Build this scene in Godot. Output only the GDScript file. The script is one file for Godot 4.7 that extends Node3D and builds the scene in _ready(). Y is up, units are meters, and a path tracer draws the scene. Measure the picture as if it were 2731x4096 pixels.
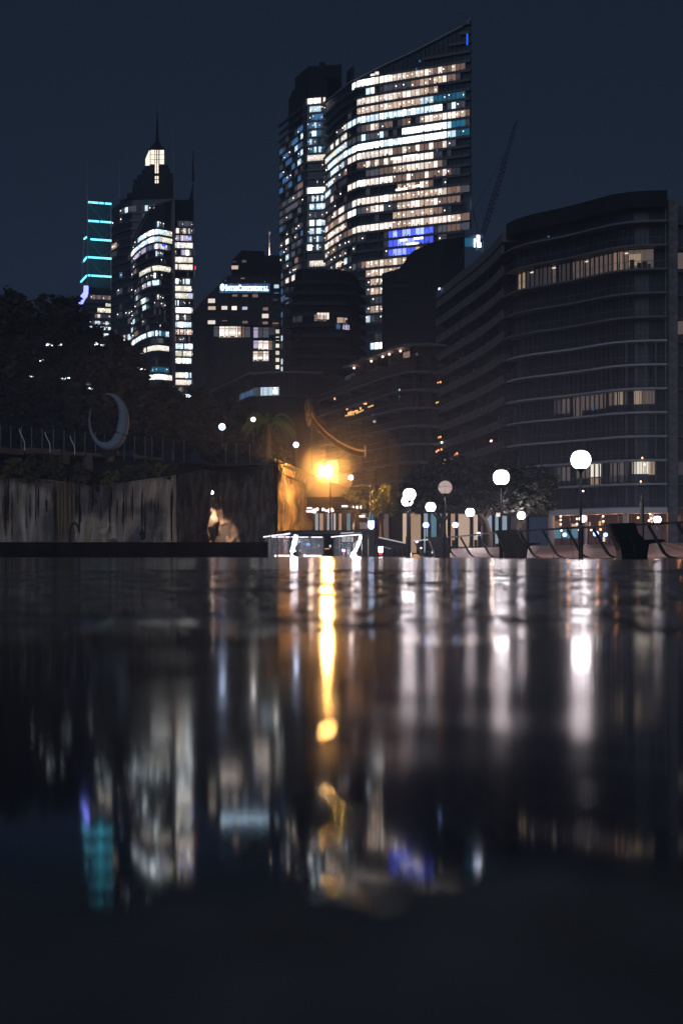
extends Node3D
# A rainy night on a quay: wet forecourt, globe lamps, a rock wall on the left, office towers and a curved apartment house behind.

const F := 1422.0      # focal length in picture heights of 1024
const CX := 341.0
const HY := 555.8
const EYE := 0.07      # the camera sits 7 cm above the paving

var M := {}
var taken := {}
var rng := RandomNumberGenerator.new()
var unit := BoxMesh.new()


# ---------------------------------------------------------------- helpers
func at(u: float, v: float, z: float) -> Vector3:
	return Vector3((u - CX) / F * z, EYE + (HY - v) / F * z, -z)

func px(n: float, z: float) -> float:
	return n / F * z

func hv(v: float, z: float) -> float:
	return EYE + (HY - v) / F * z

func lin(r: float, g: float, b: float) -> Color:
	return Color(r, g, b).linear_to_srgb()

func mat(key: String, r: float, g: float, b: float, rough := 0.7, metal := 0.0) -> StandardMaterial3D:
	var m := StandardMaterial3D.new()
	m.resource_name = key
	m.albedo_color = lin(r, g, b)
	m.roughness = rough
	m.metallic = metal
	M[key] = m
	return m

func glow(key: String, r: float, g: float, b: float) -> StandardMaterial3D:
	var k := maxf(r, maxf(g, b))
	var m := mat(key, 0.03, 0.03, 0.03, 0.6)
	m.emission_enabled = true
	m.emission = lin(r / k, g / k, b / k)
	m.emission_energy_multiplier = k
	return m

func numbered(parent: Node, called: String) -> String:
	var key := str(parent.get_instance_id()) + called
	var n: int = taken.get(key, 0)
	taken[key] = n + 1
	return called if n == 0 else "%s_%03d" % [called, n]

func tag(o: Node, label := "", category := "", group := "", kind := "") -> Node:
	if label: o.set_meta("label", label)
	if category: o.set_meta("category", category)
	if group: o.set_meta("group", group)
	if kind: o.set_meta("kind", kind)
	return o

func thing(called: String, label: String, category: String, where := Vector3.ZERO, group := "") -> Node3D:
	var o := Node3D.new()
	o.name = numbered(self, called)
	add_child(o)
	o.position = where
	tag(o, label, category, group)
	return o

func copy_of(o: Node3D, called: String, label: String, where: Vector3) -> Node3D:
	var c: Node3D = o.duplicate()
	c.name = numbered(self, called)
	add_child(c)
	c.position = where
	c.set_meta("label", label)
	return c

func box(called: String, parent: Node, c: Vector3, size: Vector3, m: Material, yaw := 0.0, basis := Basis()) -> MeshInstance3D:
	var o := MeshInstance3D.new()
	o.mesh = unit
	o.material_override = m
	o.name = numbered(parent, called)
	parent.add_child(o)
	var b := basis if basis != Basis() else Basis(Vector3.UP, yaw)
	o.global_transform = Transform3D(b * Basis.from_scale(size), c)
	return o

func bar(called: String, parent: Node, p: Vector3, q: Vector3, w: float, m: Material, h := 0.0) -> MeshInstance3D:
	return box(called, parent, (p + q) / 2, Vector3(w, h if h > 0 else w, (q - p).length()), m, 0.0, aim(q - p))

func aim(d: Vector3) -> Basis:
	d = d.normalized()
	var up := Vector3.UP if absf(d.y) < 0.99 else Vector3.RIGHT
	var x := up.cross(d).normalized()
	return Basis(x, d.cross(x), d)

func put(called: String, parent: Node, mesh: Mesh, pos: Vector3, m: Material = null, basis := Basis()) -> MeshInstance3D:
	var o := MeshInstance3D.new()
	o.mesh = mesh
	if m: o.material_override = m
	o.name = numbered(parent, called)
	parent.add_child(o)
	o.global_transform = Transform3D(basis, pos)
	return o

# collects faces, one surface per material, and commits them as one mesh
class Mesher:
	var s := {}
	func list(m: Material) -> Array:
		if not s.has(m): s[m] = [PackedVector3Array(), PackedVector3Array()]
		return s[m]
	func tri(m: Material, a: Vector3, b: Vector3, c: Vector3, na := Vector3.ZERO, nb := Vector3.ZERO, nc := Vector3.ZERO) -> void:
		var l := list(m)
		var n := (b - a).cross(c - a).normalized()
		l[0].append_array(PackedVector3Array([a, c, b]))
		l[1].append_array(PackedVector3Array([n, n, n] if na == Vector3.ZERO else [na, nc, nb]))
	func quad(m: Material, a: Vector3, b: Vector3, c: Vector3, d: Vector3) -> void:
		tri(m, a, b, c)
		tri(m, a, c, d)
	func box(m: Material, c: Vector3, size: Vector3, basis := Basis()) -> void:
		var x := basis.x * size.x / 2
		var y := basis.y * size.y / 2
		var z := basis.z * size.z / 2
		quad(m, c - x - y + z, c + x - y + z, c + x + y + z, c - x + y + z)
		quad(m, c + x - y - z, c - x - y - z, c - x + y - z, c + x + y - z)
		quad(m, c + x - y + z, c + x - y - z, c + x + y - z, c + x + y + z)
		quad(m, c - x - y - z, c - x - y + z, c - x + y + z, c - x + y - z)
		quad(m, c - x + y + z, c + x + y + z, c + x + y - z, c - x + y - z)
		quad(m, c - x - y - z, c + x - y - z, c + x - y + z, c - x - y + z)
	func bar(m: Material, p: Vector3, q: Vector3, w: float) -> void:
		var d := (q - p).normalized()
		var up := Vector3.UP if absf(d.y) < 0.99 else Vector3.RIGHT
		var x := up.cross(d).normalized()
		box(m, (p + q) / 2, Vector3(w, w, (q - p).length()), Basis(x, d.cross(x), d))
	func tube(m: Material, pts: Array, radii: Array, sides := 8, capped := true) -> void:
		var rings := []
		var out := []
		for i in pts.size():
			var d: Vector3 = (pts[mini(i + 1, pts.size() - 1)] - pts[maxi(i - 1, 0)]).normalized()
			var up := Vector3.UP if absf(d.y) < 0.95 else Vector3.RIGHT
			var x := up.cross(d).normalized()
			var y := d.cross(x)
			var ring := PackedVector3Array()
			var nn := PackedVector3Array()
			for k in sides:
				var a := TAU * k / sides
				var n := x * cos(a) + y * sin(a)
				nn.append(n)
				ring.append(pts[i] + n * radii[i])
			rings.append(ring)
			out.append(nn)
		for i in pts.size() - 1:
			for k in sides:
				var j := (k + 1) % sides
				tri(m, rings[i][k], rings[i][j], rings[i + 1][j], out[i][k], out[i][j], out[i + 1][j])
				tri(m, rings[i][k], rings[i + 1][j], rings[i + 1][k], out[i][k], out[i + 1][j], out[i + 1][k])
		if capped:
			for k in sides:
				var j := (k + 1) % sides
				tri(m, pts[0], rings[0][j], rings[0][k])
				tri(m, pts[-1], rings[-1][k], rings[-1][j])
	func lathe(m: Material, base: Vector3, prof: Array, sides := 20) -> void:   # prof of Vector2(radius, height), upwards
		for i in prof.size() - 1:
			var a: Vector2 = prof[i]
			var b: Vector2 = prof[i + 1]
			var t := (b - a).normalized()
			for k in sides:
				var p := TAU * k / sides
				var q := TAU * (k + 1) / sides
				var dp := Vector3(cos(p), 0, -sin(p))
				var dq := Vector3(cos(q), 0, -sin(q))
				var np := (dp * t.y - Vector3.UP * t.x).normalized()
				var nq := (dq * t.y - Vector3.UP * t.x).normalized()
				var v0 := base + dp * a.x + Vector3.UP * a.y
				var v1 := base + dq * a.x + Vector3.UP * a.y
				var v2 := base + dq * b.x + Vector3.UP * b.y
				var v3 := base + dp * b.x + Vector3.UP * b.y
				if a.x > 1e-5: tri(m, v0, v1, v2, np, nq, nq)
				if b.x > 1e-5: tri(m, v0, v2, v3, np, nq, np)
	# a solid that stands on y0: front points from left to right as the camera sees them, their heights, and how far it goes back
	func slab(m: Material, pts: Array, y0: float, tops: Array, back: float) -> void:
		var n := pts.size()
		var bk := []
		for p in pts: bk.append(p + Vector3(p.x, 0, p.z).normalized() * back)
		for i in n - 1:
			var a: Vector3 = pts[i]
			var b: Vector3 = pts[i + 1]
			var c: Vector3 = bk[i + 1]
			var d: Vector3 = bk[i]
			a.y = y0; b.y = y0; c.y = y0; d.y = y0
			var ta := Vector3(a.x, tops[i], a.z)
			var tb := Vector3(b.x, tops[i + 1], b.z)
			var tc := Vector3(c.x, tops[i + 1], c.z)
			var td := Vector3(d.x, tops[i], d.z)
			quad(m, a, b, tb, ta)
			quad(m, c, d, td, tc)
			quad(m, ta, tb, tc, td)
			quad(m, d, c, b, a)
			if i == 0: quad(m, d, a, ta, td)
			if i == n - 2: quad(m, b, c, tc, tb)
	func mesh(pivot := Vector3.ZERO) -> ArrayMesh:
		var am := ArrayMesh.new()
		for m in s:
			var v: PackedVector3Array = s[m][0]
			for i in v.size(): v[i] -= pivot
			var arr := []
			arr.resize(Mesh.ARRAY_MAX)
			arr[Mesh.ARRAY_VERTEX] = v
			arr[Mesh.ARRAY_NORMAL] = s[m][1]
			am.add_surface_from_arrays(Mesh.PRIMITIVE_TRIANGLES, arr)
			am.surface_set_material(am.get_surface_count() - 1, m)
		return am

func commit(called: String, parent: Node, b: Mesher, kind := "", pivot := Vector3.INF) -> MeshInstance3D:
	var p: Vector3 = pivot if pivot != Vector3.INF else (parent as Node3D).global_position
	var o := put(called, parent, b.mesh(p), p)
	if kind: o.set_meta("kind", kind)
	return o

# facade profile: [[u, z], ...] from left to right; a straight stretch has 1/z linear in u
func fz(prof: Array, u: float) -> float:
	for i in prof.size() - 1:
		if u <= prof[i + 1][0] or i == prof.size() - 2:
			var t: float = (u - prof[i][0]) / (prof[i + 1][0] - prof[i][0])
			return 1.0 / lerpf(1.0 / prof[i][1], 1.0 / prof[i + 1][1], t)
	return prof[0][1]

func fp(prof: Array, u: float, y: float, out := 0.0) -> Vector3:
	var z := fz(prof, u)
	var p := at(u, HY, z)
	p.y = y
	if out != 0.0:
		var q := at(u + 0.3, HY, fz(prof, u + 0.3))
		var r := at(u - 0.3, HY, fz(prof, u - 0.3))
		var d := (q - r).normalized()
		p += Vector3(-d.z, 0, d.x).normalized() * out
	return p

# a thin box on the facade between u0 and u1, standing `out` proud of it
func pane(called: String, parent: Node, prof: Array, u0: float, u1: float, y0: float, y1: float, out: float, depth: float, m: Material) -> MeshInstance3D:
	var p := fp(prof, u0, (y0 + y1) / 2)
	var q := fp(prof, u1, (y0 + y1) / 2)
	var d := (q - p).normalized()
	var n := Vector3(-d.z, 0, d.x)
	return box(called, parent, (p + q) / 2 + n * (out - depth / 2), Vector3(p.distance_to(q), y1 - y0, depth), m, 0.0, Basis(d, Vector3.UP, n))

func pane_in(b: Mesher, prof: Array, u0: float, u1: float, y0: float, y1: float, out: float, depth: float, m: Material) -> void:
	var p := fp(prof, u0, (y0 + y1) / 2)
	var q := fp(prof, u1, (y0 + y1) / 2)
	var d := (q - p).normalized()
	var n := Vector3(-d.z, 0, d.x)
	b.box(m, (p + q) / 2 + n * (out - depth / 2), Vector3(p.distance_to(q), y1 - y0, depth), Basis(d, Vector3.UP, n))

# a band that follows the facade (a floor slab, a spandrel, a parapet)
func band(called: String, parent: Node, prof: Array, us: Array, y0: float, y1: float, out: float, depth: float, m: Material) -> MeshInstance3D:
	var b := Mesher.new()
	var front := []
	var back := []
	for u in us:
		front.append(fp(prof, u, 0, out))
		back.append(fp(prof, u, 0, out - depth))
	for i in us.size() - 1:
		var U := Vector3.UP
		b.quad(m, front[i] + U * y0, front[i + 1] + U * y0, front[i + 1] + U * y1, front[i] + U * y1)
		b.quad(m, back[i + 1] + U * y0, back[i] + U * y0, back[i] + U * y1, back[i + 1] + U * y1)
		b.quad(m, front[i] + U * y1, front[i + 1] + U * y1, back[i + 1] + U * y1, back[i] + U * y1)
		b.quad(m, back[i] + U * y0, back[i + 1] + U * y0, front[i + 1] + U * y0, front[i] + U * y0)
		if i == 0: b.quad(m, back[0] + U * y0, front[0] + U * y0, front[0] + U * y1, back[0] + U * y1)
		if i == us.size() - 2: b.quad(m, front[-1] + U * y0, back[-1] + U * y0, back[-1] + U * y1, front[-1] + U * y1)
	return commit(called, parent, b, "", front[0])

func spread(a: float, b: float, n: int) -> Array:
	var r := []
	for i in n + 1: r.append(lerpf(a, b, float(i) / n))
	return r

# one storey of windows: a letter per bay says how it is lit ("." is dark); the first `budget` of a building are parts, the rest one mesh
func storey(parent: Node3D, rest: Mesher, lamps: Mesher, prof: Array, u0: float, u1: float, row: String, y0: float, y1: float, budget: Array, roof = null) -> void:
	var w := (u1 - u0) / row.length()
	var k := rng.randi() % 3
	for i in row.length():
		var ch := row[i]
		if ch == "." or ch == " ": continue
		var a := u0 + w * (i + 0.015)
		var b := u0 + w * (i + 0.985)
		var top := y1
		var low := y0
		if roof != null:
			top = minf(top, minf(roof.call(a), roof.call(b)) - 0.8)
		if top - low < 0.5: continue
		if rng.randf() < 0.35 or i == 0 or row[i - 1] != ch: k = rng.randi() % 4
		var m: Material = M["win_%s%d" % [ch, k]]
		if budget[0] > 0:
			budget[0] -= 1
			pane("lit_window", parent, prof, a, b, low, top, 0.12, 0.1, m)
		else:
			pane_in(rest, prof, a, b, low, top, 0.12, 0.1, m)
		# ceiling lights, blinds and furniture behind the glass
		var span := b - a
		var h := top - low
		if ch in "wWcCoOy" and rng.randf() < 0.75:
			var c := a + span * rng.randf_range(0.05, 0.6)
			var y := top - h * rng.randf_range(0.12, 0.55)
			pane_in(lamps, prof, c, c + span * rng.randf_range(0.12, 0.35), y - h * 0.10, y, 0.22, 0.08, M["ceiling_light"])
		if ch in "dgotbpk" and rng.randf() < 0.30:
			var c2 := a + span * rng.randf_range(0.1, 0.7)
			var y2 := top - h * rng.randf_range(0.15, 0.6)
			pane_in(lamps, prof, c2, c2 + span * 0.16, y2 - h * 0.14, y2, 0.22, 0.08, M["ceiling_light"] if ch != "t" and ch != "b" else M["win_C1"])
		if rng.randf() < 0.55:
			var c3 := a + span * rng.randf_range(0.0, 0.7)
			pane_in(lamps, prof, c3, c3 + span * rng.randf_range(0.1, 0.35), low, low + h * rng.randf_range(0.10, 0.28), 0.2, 0.06, M["furniture"])
		if rng.randf() < 0.12:   # a drawn blind
			pane_in(lamps, prof, a + span * 0.04, b - span * 0.04, top - h * rng.randf_range(0.2, 0.5), top, 0.18, 0.05, M["win_%s0" % ch])


func _ready() -> void:
	rng.seed = 4711
	# camera: 50 mm lens on an upright frame, shifted up so that verticals stay upright
	var cam := Camera3D.new()
	cam.name = "camera"
	cam.projection = Camera3D.PROJECTION_FRUSTUM
	cam.near = 0.05
	cam.far = 4000.0
	cam.size = 2.0 * 0.05 * 512.0 / F
	cam.frustum_offset = Vector2(0, (HY - 512.0) / F * 0.05)
	cam.position = Vector3(0, EYE, 0)
	add_child(cam)
	cam.current = true
	var look := CameraAttributesPhysical.new()
	look.frustum_focal_length = 50.0
	look.frustum_focus_distance = 42.0
	look.exposure_aperture = 5.6
	var sky := ProceduralSkyMaterial.new()
	sky.sky_top_color = lin(0.0042, 0.0083, 0.0142)
	sky.sky_horizon_color = lin(0.0094, 0.0156, 0.0305)
	sky.sky_curve = 0.25
	sky.ground_bottom_color = lin(0.008, 0.009, 0.012)
	sky.ground_horizon_color = lin(0.016, 0.020, 0.034)
	sky.sun_angle_max = 1.0
	var env := Environment.new()
	env.background_mode = Environment.BG_SKY
	env.sky = Sky.new()
	env.sky.sky_material = sky
	env.tonemap_mode = Environment.TONE_MAPPER_LINEAR
	env.tonemap_exposure = 1.25
	env.sdfgi_enabled = true
	env.ssao_enabled = true
	env.ssil_enabled = true
	env.volumetric_fog_enabled = true
	env.volumetric_fog_density = 0.0
	env.fog_enabled = true
	env.fog_light_color = lin(0.48, 0.66, 1.0)
	env.fog_density = 0.00022
	var we := WorldEnvironment.new()
	we.name = "night_air"
	we.environment = env
	we.camera_attributes = look
	add_child(we)
	# added soft fill from behind the camera, lifts dark tones and the left wall
	var city := DirectionalLight3D.new()
	city.name = "cloud_glow"
	city.light_energy = 0.16
	city.light_color = Color(0.80, 0.89, 1.0)
	city.light_angular_distance = 40.0
	city.shadow_enabled = true
	city.rotation_degrees = Vector3(-22, -24, 0)
	city.sky_mode = DirectionalLight3D.SKY_MODE_LIGHT_ONLY
	add_child(city)
	materials()
	ground()
	tower_twisted()
	tower_beside()
	tower_crown()
	tower_curved_glass()
	tower_slab()
	tower_cyan()
	hotel()
	lit_spire()
	dark_blocks()
	roofed_wing()
	terrace_block()
	apartments()
	shop_row()
	crane()
	hill()
	cliff()
	ring_sculpture()
	promenade()
	lamps()
	pavilion()
	trees()
	small_things()
	glint_pebbles()
	mist()


func noise(freq: float, octaves := 4, seed_ := 1, kind := FastNoiseLite.TYPE_SIMPLEX_SMOOTH) -> FastNoiseLite:
	var n := FastNoiseLite.new()
	n.noise_type = kind
	n.frequency = freq
	n.seed = seed_
	n.fractal_octaves = octaves
	return n

func noise_tex(freq: float, ramp: Array, octaves := 4, seed_ := 1, side := 512, kind := FastNoiseLite.TYPE_SIMPLEX_SMOOTH) -> NoiseTexture2D:
	var t := NoiseTexture2D.new()
	t.width = side
	t.height = side
	t.seamless = true
	t.noise = noise(freq, octaves, seed_, kind)
	if ramp:
		var g := Gradient.new()
		g.offsets = PackedFloat32Array(ramp.map(func(x): return x[0]))
		g.colors = PackedColorArray(ramp.map(func(x): return x[1]))
		t.color_ramp = g
	return t

func triplanar(m: StandardMaterial3D, scale: Vector3) -> void:
	m.uv1_triplanar = true
	m.uv1_world_triplanar = true
	m.uv1_scale = scale

func materials() -> void:
	# window light: letter -> colour, three brightnesses each
	var kinds := {"W": [2.4, 2.3, 2.25], "w": [1.0, 0.85, 0.75], "o": [0.52, 0.37, 0.28], "O": [0.95, 0.52, 0.20], "d": [0.17, 0.105, 0.080], "g": [0.050, 0.052, 0.066], "c": [0.62, 0.82, 0.95],
		"C": [2.4, 2.7, 2.8], "t": [0.008, 0.085, 0.15], "b": [0.035, 0.10, 0.22], "v": [0.075, 0.12, 0.95], "V": [0.42, 0.52, 2.4], "y": [0.80, 0.74, 0.62], "p": [0.45, 0.40, 0.58], "k": [0.020, 0.020, 0.024]}
	for ch in kinds:
		for k in 4:
			var f: float = [0.75, 0.93, 1.05, 1.25][k]
			glow("win_%s%d" % [ch, k], kinds[ch][0] * f, kinds[ch][1] * f, kinds[ch][2] * f)
	glow("ceiling_light", 4.0, 3.5, 3.0)
	mat("furniture", 0.04, 0.035, 0.03, 0.8)
	glow("lamp_white", 7.0, 6.4, 6.8)
	glow("lamp_cap", 0.62, 0.52, 0.50)
	glow("lamp_blue", 3.5, 4.3, 6.2)
	glow("lamp_bluer", 1.1, 1.7, 3.6)
	glow("bulb_warm", 5.0, 2.6, 1.3)
	glow("bulb_pink", 3.0, 2.1, 2.0)
	glow("strip_white", 1.4, 1.35, 1.5)
	glow("strip_dim", 0.75, 0.72, 0.75)
	glow("tube_white", 3.4, 3.4, 4.2)
	glow("sodium", 900.0, 450.0, 125.0)
	glow("cyan_bar", 0.30, 1.55, 2.1)
	glow("blue_bar", 0.55, 0.62, 2.6)
	glow("blue_strip", 0.02, 0.12, 1.3)
	glow("crown_light", 1.15, 0.97, 0.80)
	glow("sign_white", 3.0, 3.9, 4.6)
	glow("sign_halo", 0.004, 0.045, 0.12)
	glow("screen_blue", 0.05, 0.35, 1.2)
	glow("beacon_red", 1.5, 0.05, 0.12)
	glow("spire_light", 0.75, 0.56, 0.46)
	glow("fairy_orange", 1.6, 0.62, 0.22)
	glow("room_warm", 0.24, 0.17, 0.105)
	glow("room_dim", 0.075, 0.057, 0.050)
	glow("room_faint", 0.026, 0.022, 0.024)
	glow("shop_warm", 0.30, 0.19, 0.125)
	glow("shop_blue", 0.20, 0.27, 0.34)
	glow("shop_teal", 0.06, 0.15, 0.20)
	glow("shop_pale", 0.34, 0.31, 0.32)
	glow("red_dark", 0.024, 0.0095, 0.008)
	mat("fascia_white", 0.55, 0.52, 0.54, 0.7)
	mat("facade_dark", 0.013, 0.015, 0.020, 0.6)
	mat("facade_glass", 0.016, 0.021, 0.034, 0.34).metallic_specular = 0.32
	mat("facade_stone", 0.042, 0.042, 0.048, 0.85)
	mat("facade_teal", 0.014, 0.045, 0.058, 0.5)  # teal light of the bars is put into this colour
	mat("spandrel", 0.030, 0.031, 0.036, 0.5)
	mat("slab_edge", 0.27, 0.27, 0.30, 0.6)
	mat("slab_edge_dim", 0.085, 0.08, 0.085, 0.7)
	mat("mullion", 0.018, 0.019, 0.023, 0.5)
	mat("frame_pale", 0.14, 0.14, 0.16, 0.6)
	mat("render_pale", 0.17, 0.155, 0.165, 0.8)
	mat("iron", 0.018, 0.018, 0.022, 0.45)
	mat("steel_dark", 0.03, 0.03, 0.034, 0.35, 0.6)
	mat("steel_wet", 0.045, 0.045, 0.05, 0.22, 0.3)
	mat("crane_paint", 0.09, 0.125, 0.19, 0.7)
	mat("bench_dark", 0.020, 0.020, 0.023, 0.5).metallic_specular = 0.3
	mat("white_metal", 0.6, 0.6, 0.62, 0.5)
	mat("ring_steel", 0.15, 0.18, 0.23, 0.75, 0.0)
	mat("sail", 0.11, 0.07, 0.035, 0.8)
	mat("bark", 0.05, 0.035, 0.026, 0.9)
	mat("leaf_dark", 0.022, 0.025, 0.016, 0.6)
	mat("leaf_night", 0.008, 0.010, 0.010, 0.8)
	mat("leaf_green", 0.11, 0.13, 0.032, 0.5)
	mat("leaf_palm", 0.045, 0.095, 0.030, 0.5)
	mat("moss", 0.15, 0.15, 0.05, 0.9)
	mat("moss_brown", 0.15, 0.10, 0.045, 0.9)
	mat("soil", 0.02, 0.019, 0.018, 0.95)
	mat("coping", 0.22, 0.16, 0.135, 0.85)
	mat("plaster_white", 0.5, 0.44, 0.38, 0.8)
	mat("car_white", 0.7, 0.7, 0.7, 0.25)
	mat("car_glass", 0.02, 0.02, 0.025, 0.08)
	mat("rubber", 0.02, 0.02, 0.02, 0.8)
	mat("bank_moss", 0.12, 0.12, 0.045, 0.9)
	mat("bank_brown", 0.12, 0.085, 0.042, 0.9)
	mat("bank_leaf", 0.055, 0.062, 0.036, 0.8)
	mat("rust_stain", 0.17, 0.12, 0.062, 0.9)
	mat("wet_stone", 0.03, 0.03, 0.035, 0.05)
	mat("black_wall", 0.022, 0.018, 0.019, 0.85)
	for n in ["facade_dark", "facade_stone", "black_wall", "render_pale", "coping"]:
		var m: StandardMaterial3D = M[n]
		m.metallic_specular = 0.14
		m.albedo_texture = noise_tex(0.012, [[0.0, Color(0.62, 0.62, 0.62)], [1.0, Color(1, 1, 1)]], 5, 3, 256)
		triplanar(m, Vector3.ONE * 0.21)
	# concrete and rock of the wall: run-down streaks, pale and rusty
	var streak := noise_tex(0.016, [[0.0, lin(0.05, 0.055, 0.07)], [0.36, lin(0.24, 0.24, 0.24)], [0.45, lin(0.40, 0.39, 0.285)], [0.53, lin(0.38, 0.29, 0.16)], [0.58, lin(0.34, 0.33, 0.32)], [0.68, lin(0.55, 0.52, 0.50)], [1.0, lin(0.68, 0.62, 0.57)]], 5, 21, 1024)
	var r := mat("wall_concrete", 1.0, 1.0, 1.0, 0.85)
	r.albedo_texture = streak
	triplanar(r, Vector3(0.085, 0.008, 0.085))
	r.detail_enabled = true
	r.detail_blend_mode = BaseMaterial3D.BLEND_MODE_MUL
	r.detail_uv_layer = BaseMaterial3D.DETAIL_UV_2
	r.detail_albedo = noise_tex(0.014, [[0.30, Color(0.55, 0.57, 0.62)], [0.46, Color(0.88, 0.86, 0.84)], [0.60, Color(1.0, 0.98, 0.95)]], 5, 33, 512)
	r.uv2_triplanar = true
	r.uv2_world_triplanar = true
	r.uv2_scale = Vector3(0.045, 0.035, 0.045)
	var grain := noise_tex(0.03, [], 5, 5, 512)
	r.heightmap_enabled = true
	r.heightmap_texture = grain
	r.heightmap_scale = 4.0
	var s := mat("rock", 1, 1, 1, 0.9)
	s.albedo_texture = noise_tex(0.012, [[0.30, lin(0.02, 0.014, 0.008)], [0.45, lin(0.11, 0.078, 0.045)], [0.58, lin(0.18, 0.13, 0.075)], [0.72, lin(0.28, 0.21, 0.13)]], 5, 8, 1024)
	triplanar(s, Vector3(0.09, 0.03, 0.09))
	s.heightmap_enabled = true
	s.heightmap_texture = grain
	s.heightmap_scale = 9.0
	var rd := mat("rock_shaded", 0.40, 0.44, 0.58, 0.9)  # same rock, shade of the faces turned from the lamp put into the colour
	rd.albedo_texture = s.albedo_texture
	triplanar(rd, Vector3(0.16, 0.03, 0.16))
	# wet paving: dark stone under a film of rain whose gloss varies
	var wet := mat("wet_paving", 0.060, 0.056, 0.066, 1.0)
	wet.roughness_texture = noise_tex(0.010, [[0.0, Color(0.06, 0.06, 0.06)], [0.45, Color(0.10, 0.10, 0.10)], [0.75, Color(0.13, 0.13, 0.13)], [1.0, Color(0.22, 0.22, 0.22)]], 5, 11, 1024)
	wet.normal_enabled = true
	wet.normal_texture = ripple_normal()
	wet.normal_scale = 0.13
	triplanar(wet, Vector3(0.11, 0.16, 0.36))
	pool_material()
	for q in [["sett", 0.10, 0.10], ["sett_worn", 0.15, 0.15]]:
		var st := mat(q[0], q[1] * 0.85, q[1] * 0.86, q[1] * 1.08, q[2])
		st.roughness_texture = wet.roughness_texture
		st.roughness = 1.0
		triplanar(st, Vector3.ONE * (0.5 if q[0] == "sett" else 0.9))
	var paver := mat("paver", 0.40, 0.235, 0.195, 0.42)
	paver.albedo_texture = noise_tex(0.02, [[0.0, Color(0.7, 0.7, 0.7)], [1.0, Color(1, 1, 1)]], 5, 19, 512)
	triplanar(paver, Vector3.ONE * 0.4)
	var paver2 := mat("paver_worn", 0.32, 0.205, 0.185, 0.36)
	paver2.albedo_texture = paver.albedo_texture
	triplanar(paver2, Vector3.ONE * 0.4)
	mat("joint", 0.07, 0.063, 0.064, 0.7)

# long low ripples that the wind draws across the film of water: they tilt towards and away from the eye
func ripple_normal() -> ImageTexture:
	var n := 512
	var im := Image.create(n, n, false, Image.FORMAT_RGB8)
	var a := noise(1.0, 4, 91)
	for j in n:
		for i in n:
			var u := TAU * i / n
			var v := TAU * j / n
			var t := a.get_noise_3d(cos(u) * 1.1 + 3.0 * cos(v), sin(u) * 1.1 + 3.0 * sin(v), 2.0 * sin(v)) * 0.55 + 0.75 * a.get_noise_3d(cos(u) * 3.0 + 9.0 * cos(v), sin(u) * 3.0 - 9.0 * sin(v), 20.0 + 7.0 * cos(v))
			im.set_pixel(i, j, Color(0.5 + 0.12 * a.get_noise_3d(cos(u) * 5.0, sin(u) * 5.0, 9.0 * cos(v)), clampf(0.5 + t, 0.0, 1.0), 1.0))
	return ImageTexture.create_from_image(im)

func noise_normal(freq: float, octaves: int, seed_: int, side: int, strength: float) -> NoiseTexture2D:
	var t := noise_tex(freq, [], octaves, seed_, side)
	t.as_normal_map = true
	t.bump_strength = strength
	return t


# ---------------------------------------------------------------- ground
func sheet(called: String, pts: Array, y: float, m: Material, thick := 0.0) -> MeshInstance3D:
	var b := Mesher.new()
	var poly := PackedVector2Array()
	for p in pts: poly.append(Vector2(p.x, p.z))
	var idx := Geometry2D.triangulate_polygon(poly)
	for i in range(0, idx.size(), 3):
		var a := Vector3(poly[idx[i]].x, y, poly[idx[i]].y)
		var c := Vector3(poly[idx[i + 1]].x, y, poly[idx[i + 1]].y)
		var d := Vector3(poly[idx[i + 2]].x, y, poly[idx[i + 2]].y)
		if (c - a).cross(d - a).y < 0: b.tri(m, a, d, c)
		else: b.tri(m, a, c, d)
	var ctr := Vector3.ZERO
	return commit(called, self, b, "structure", ctr)

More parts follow.
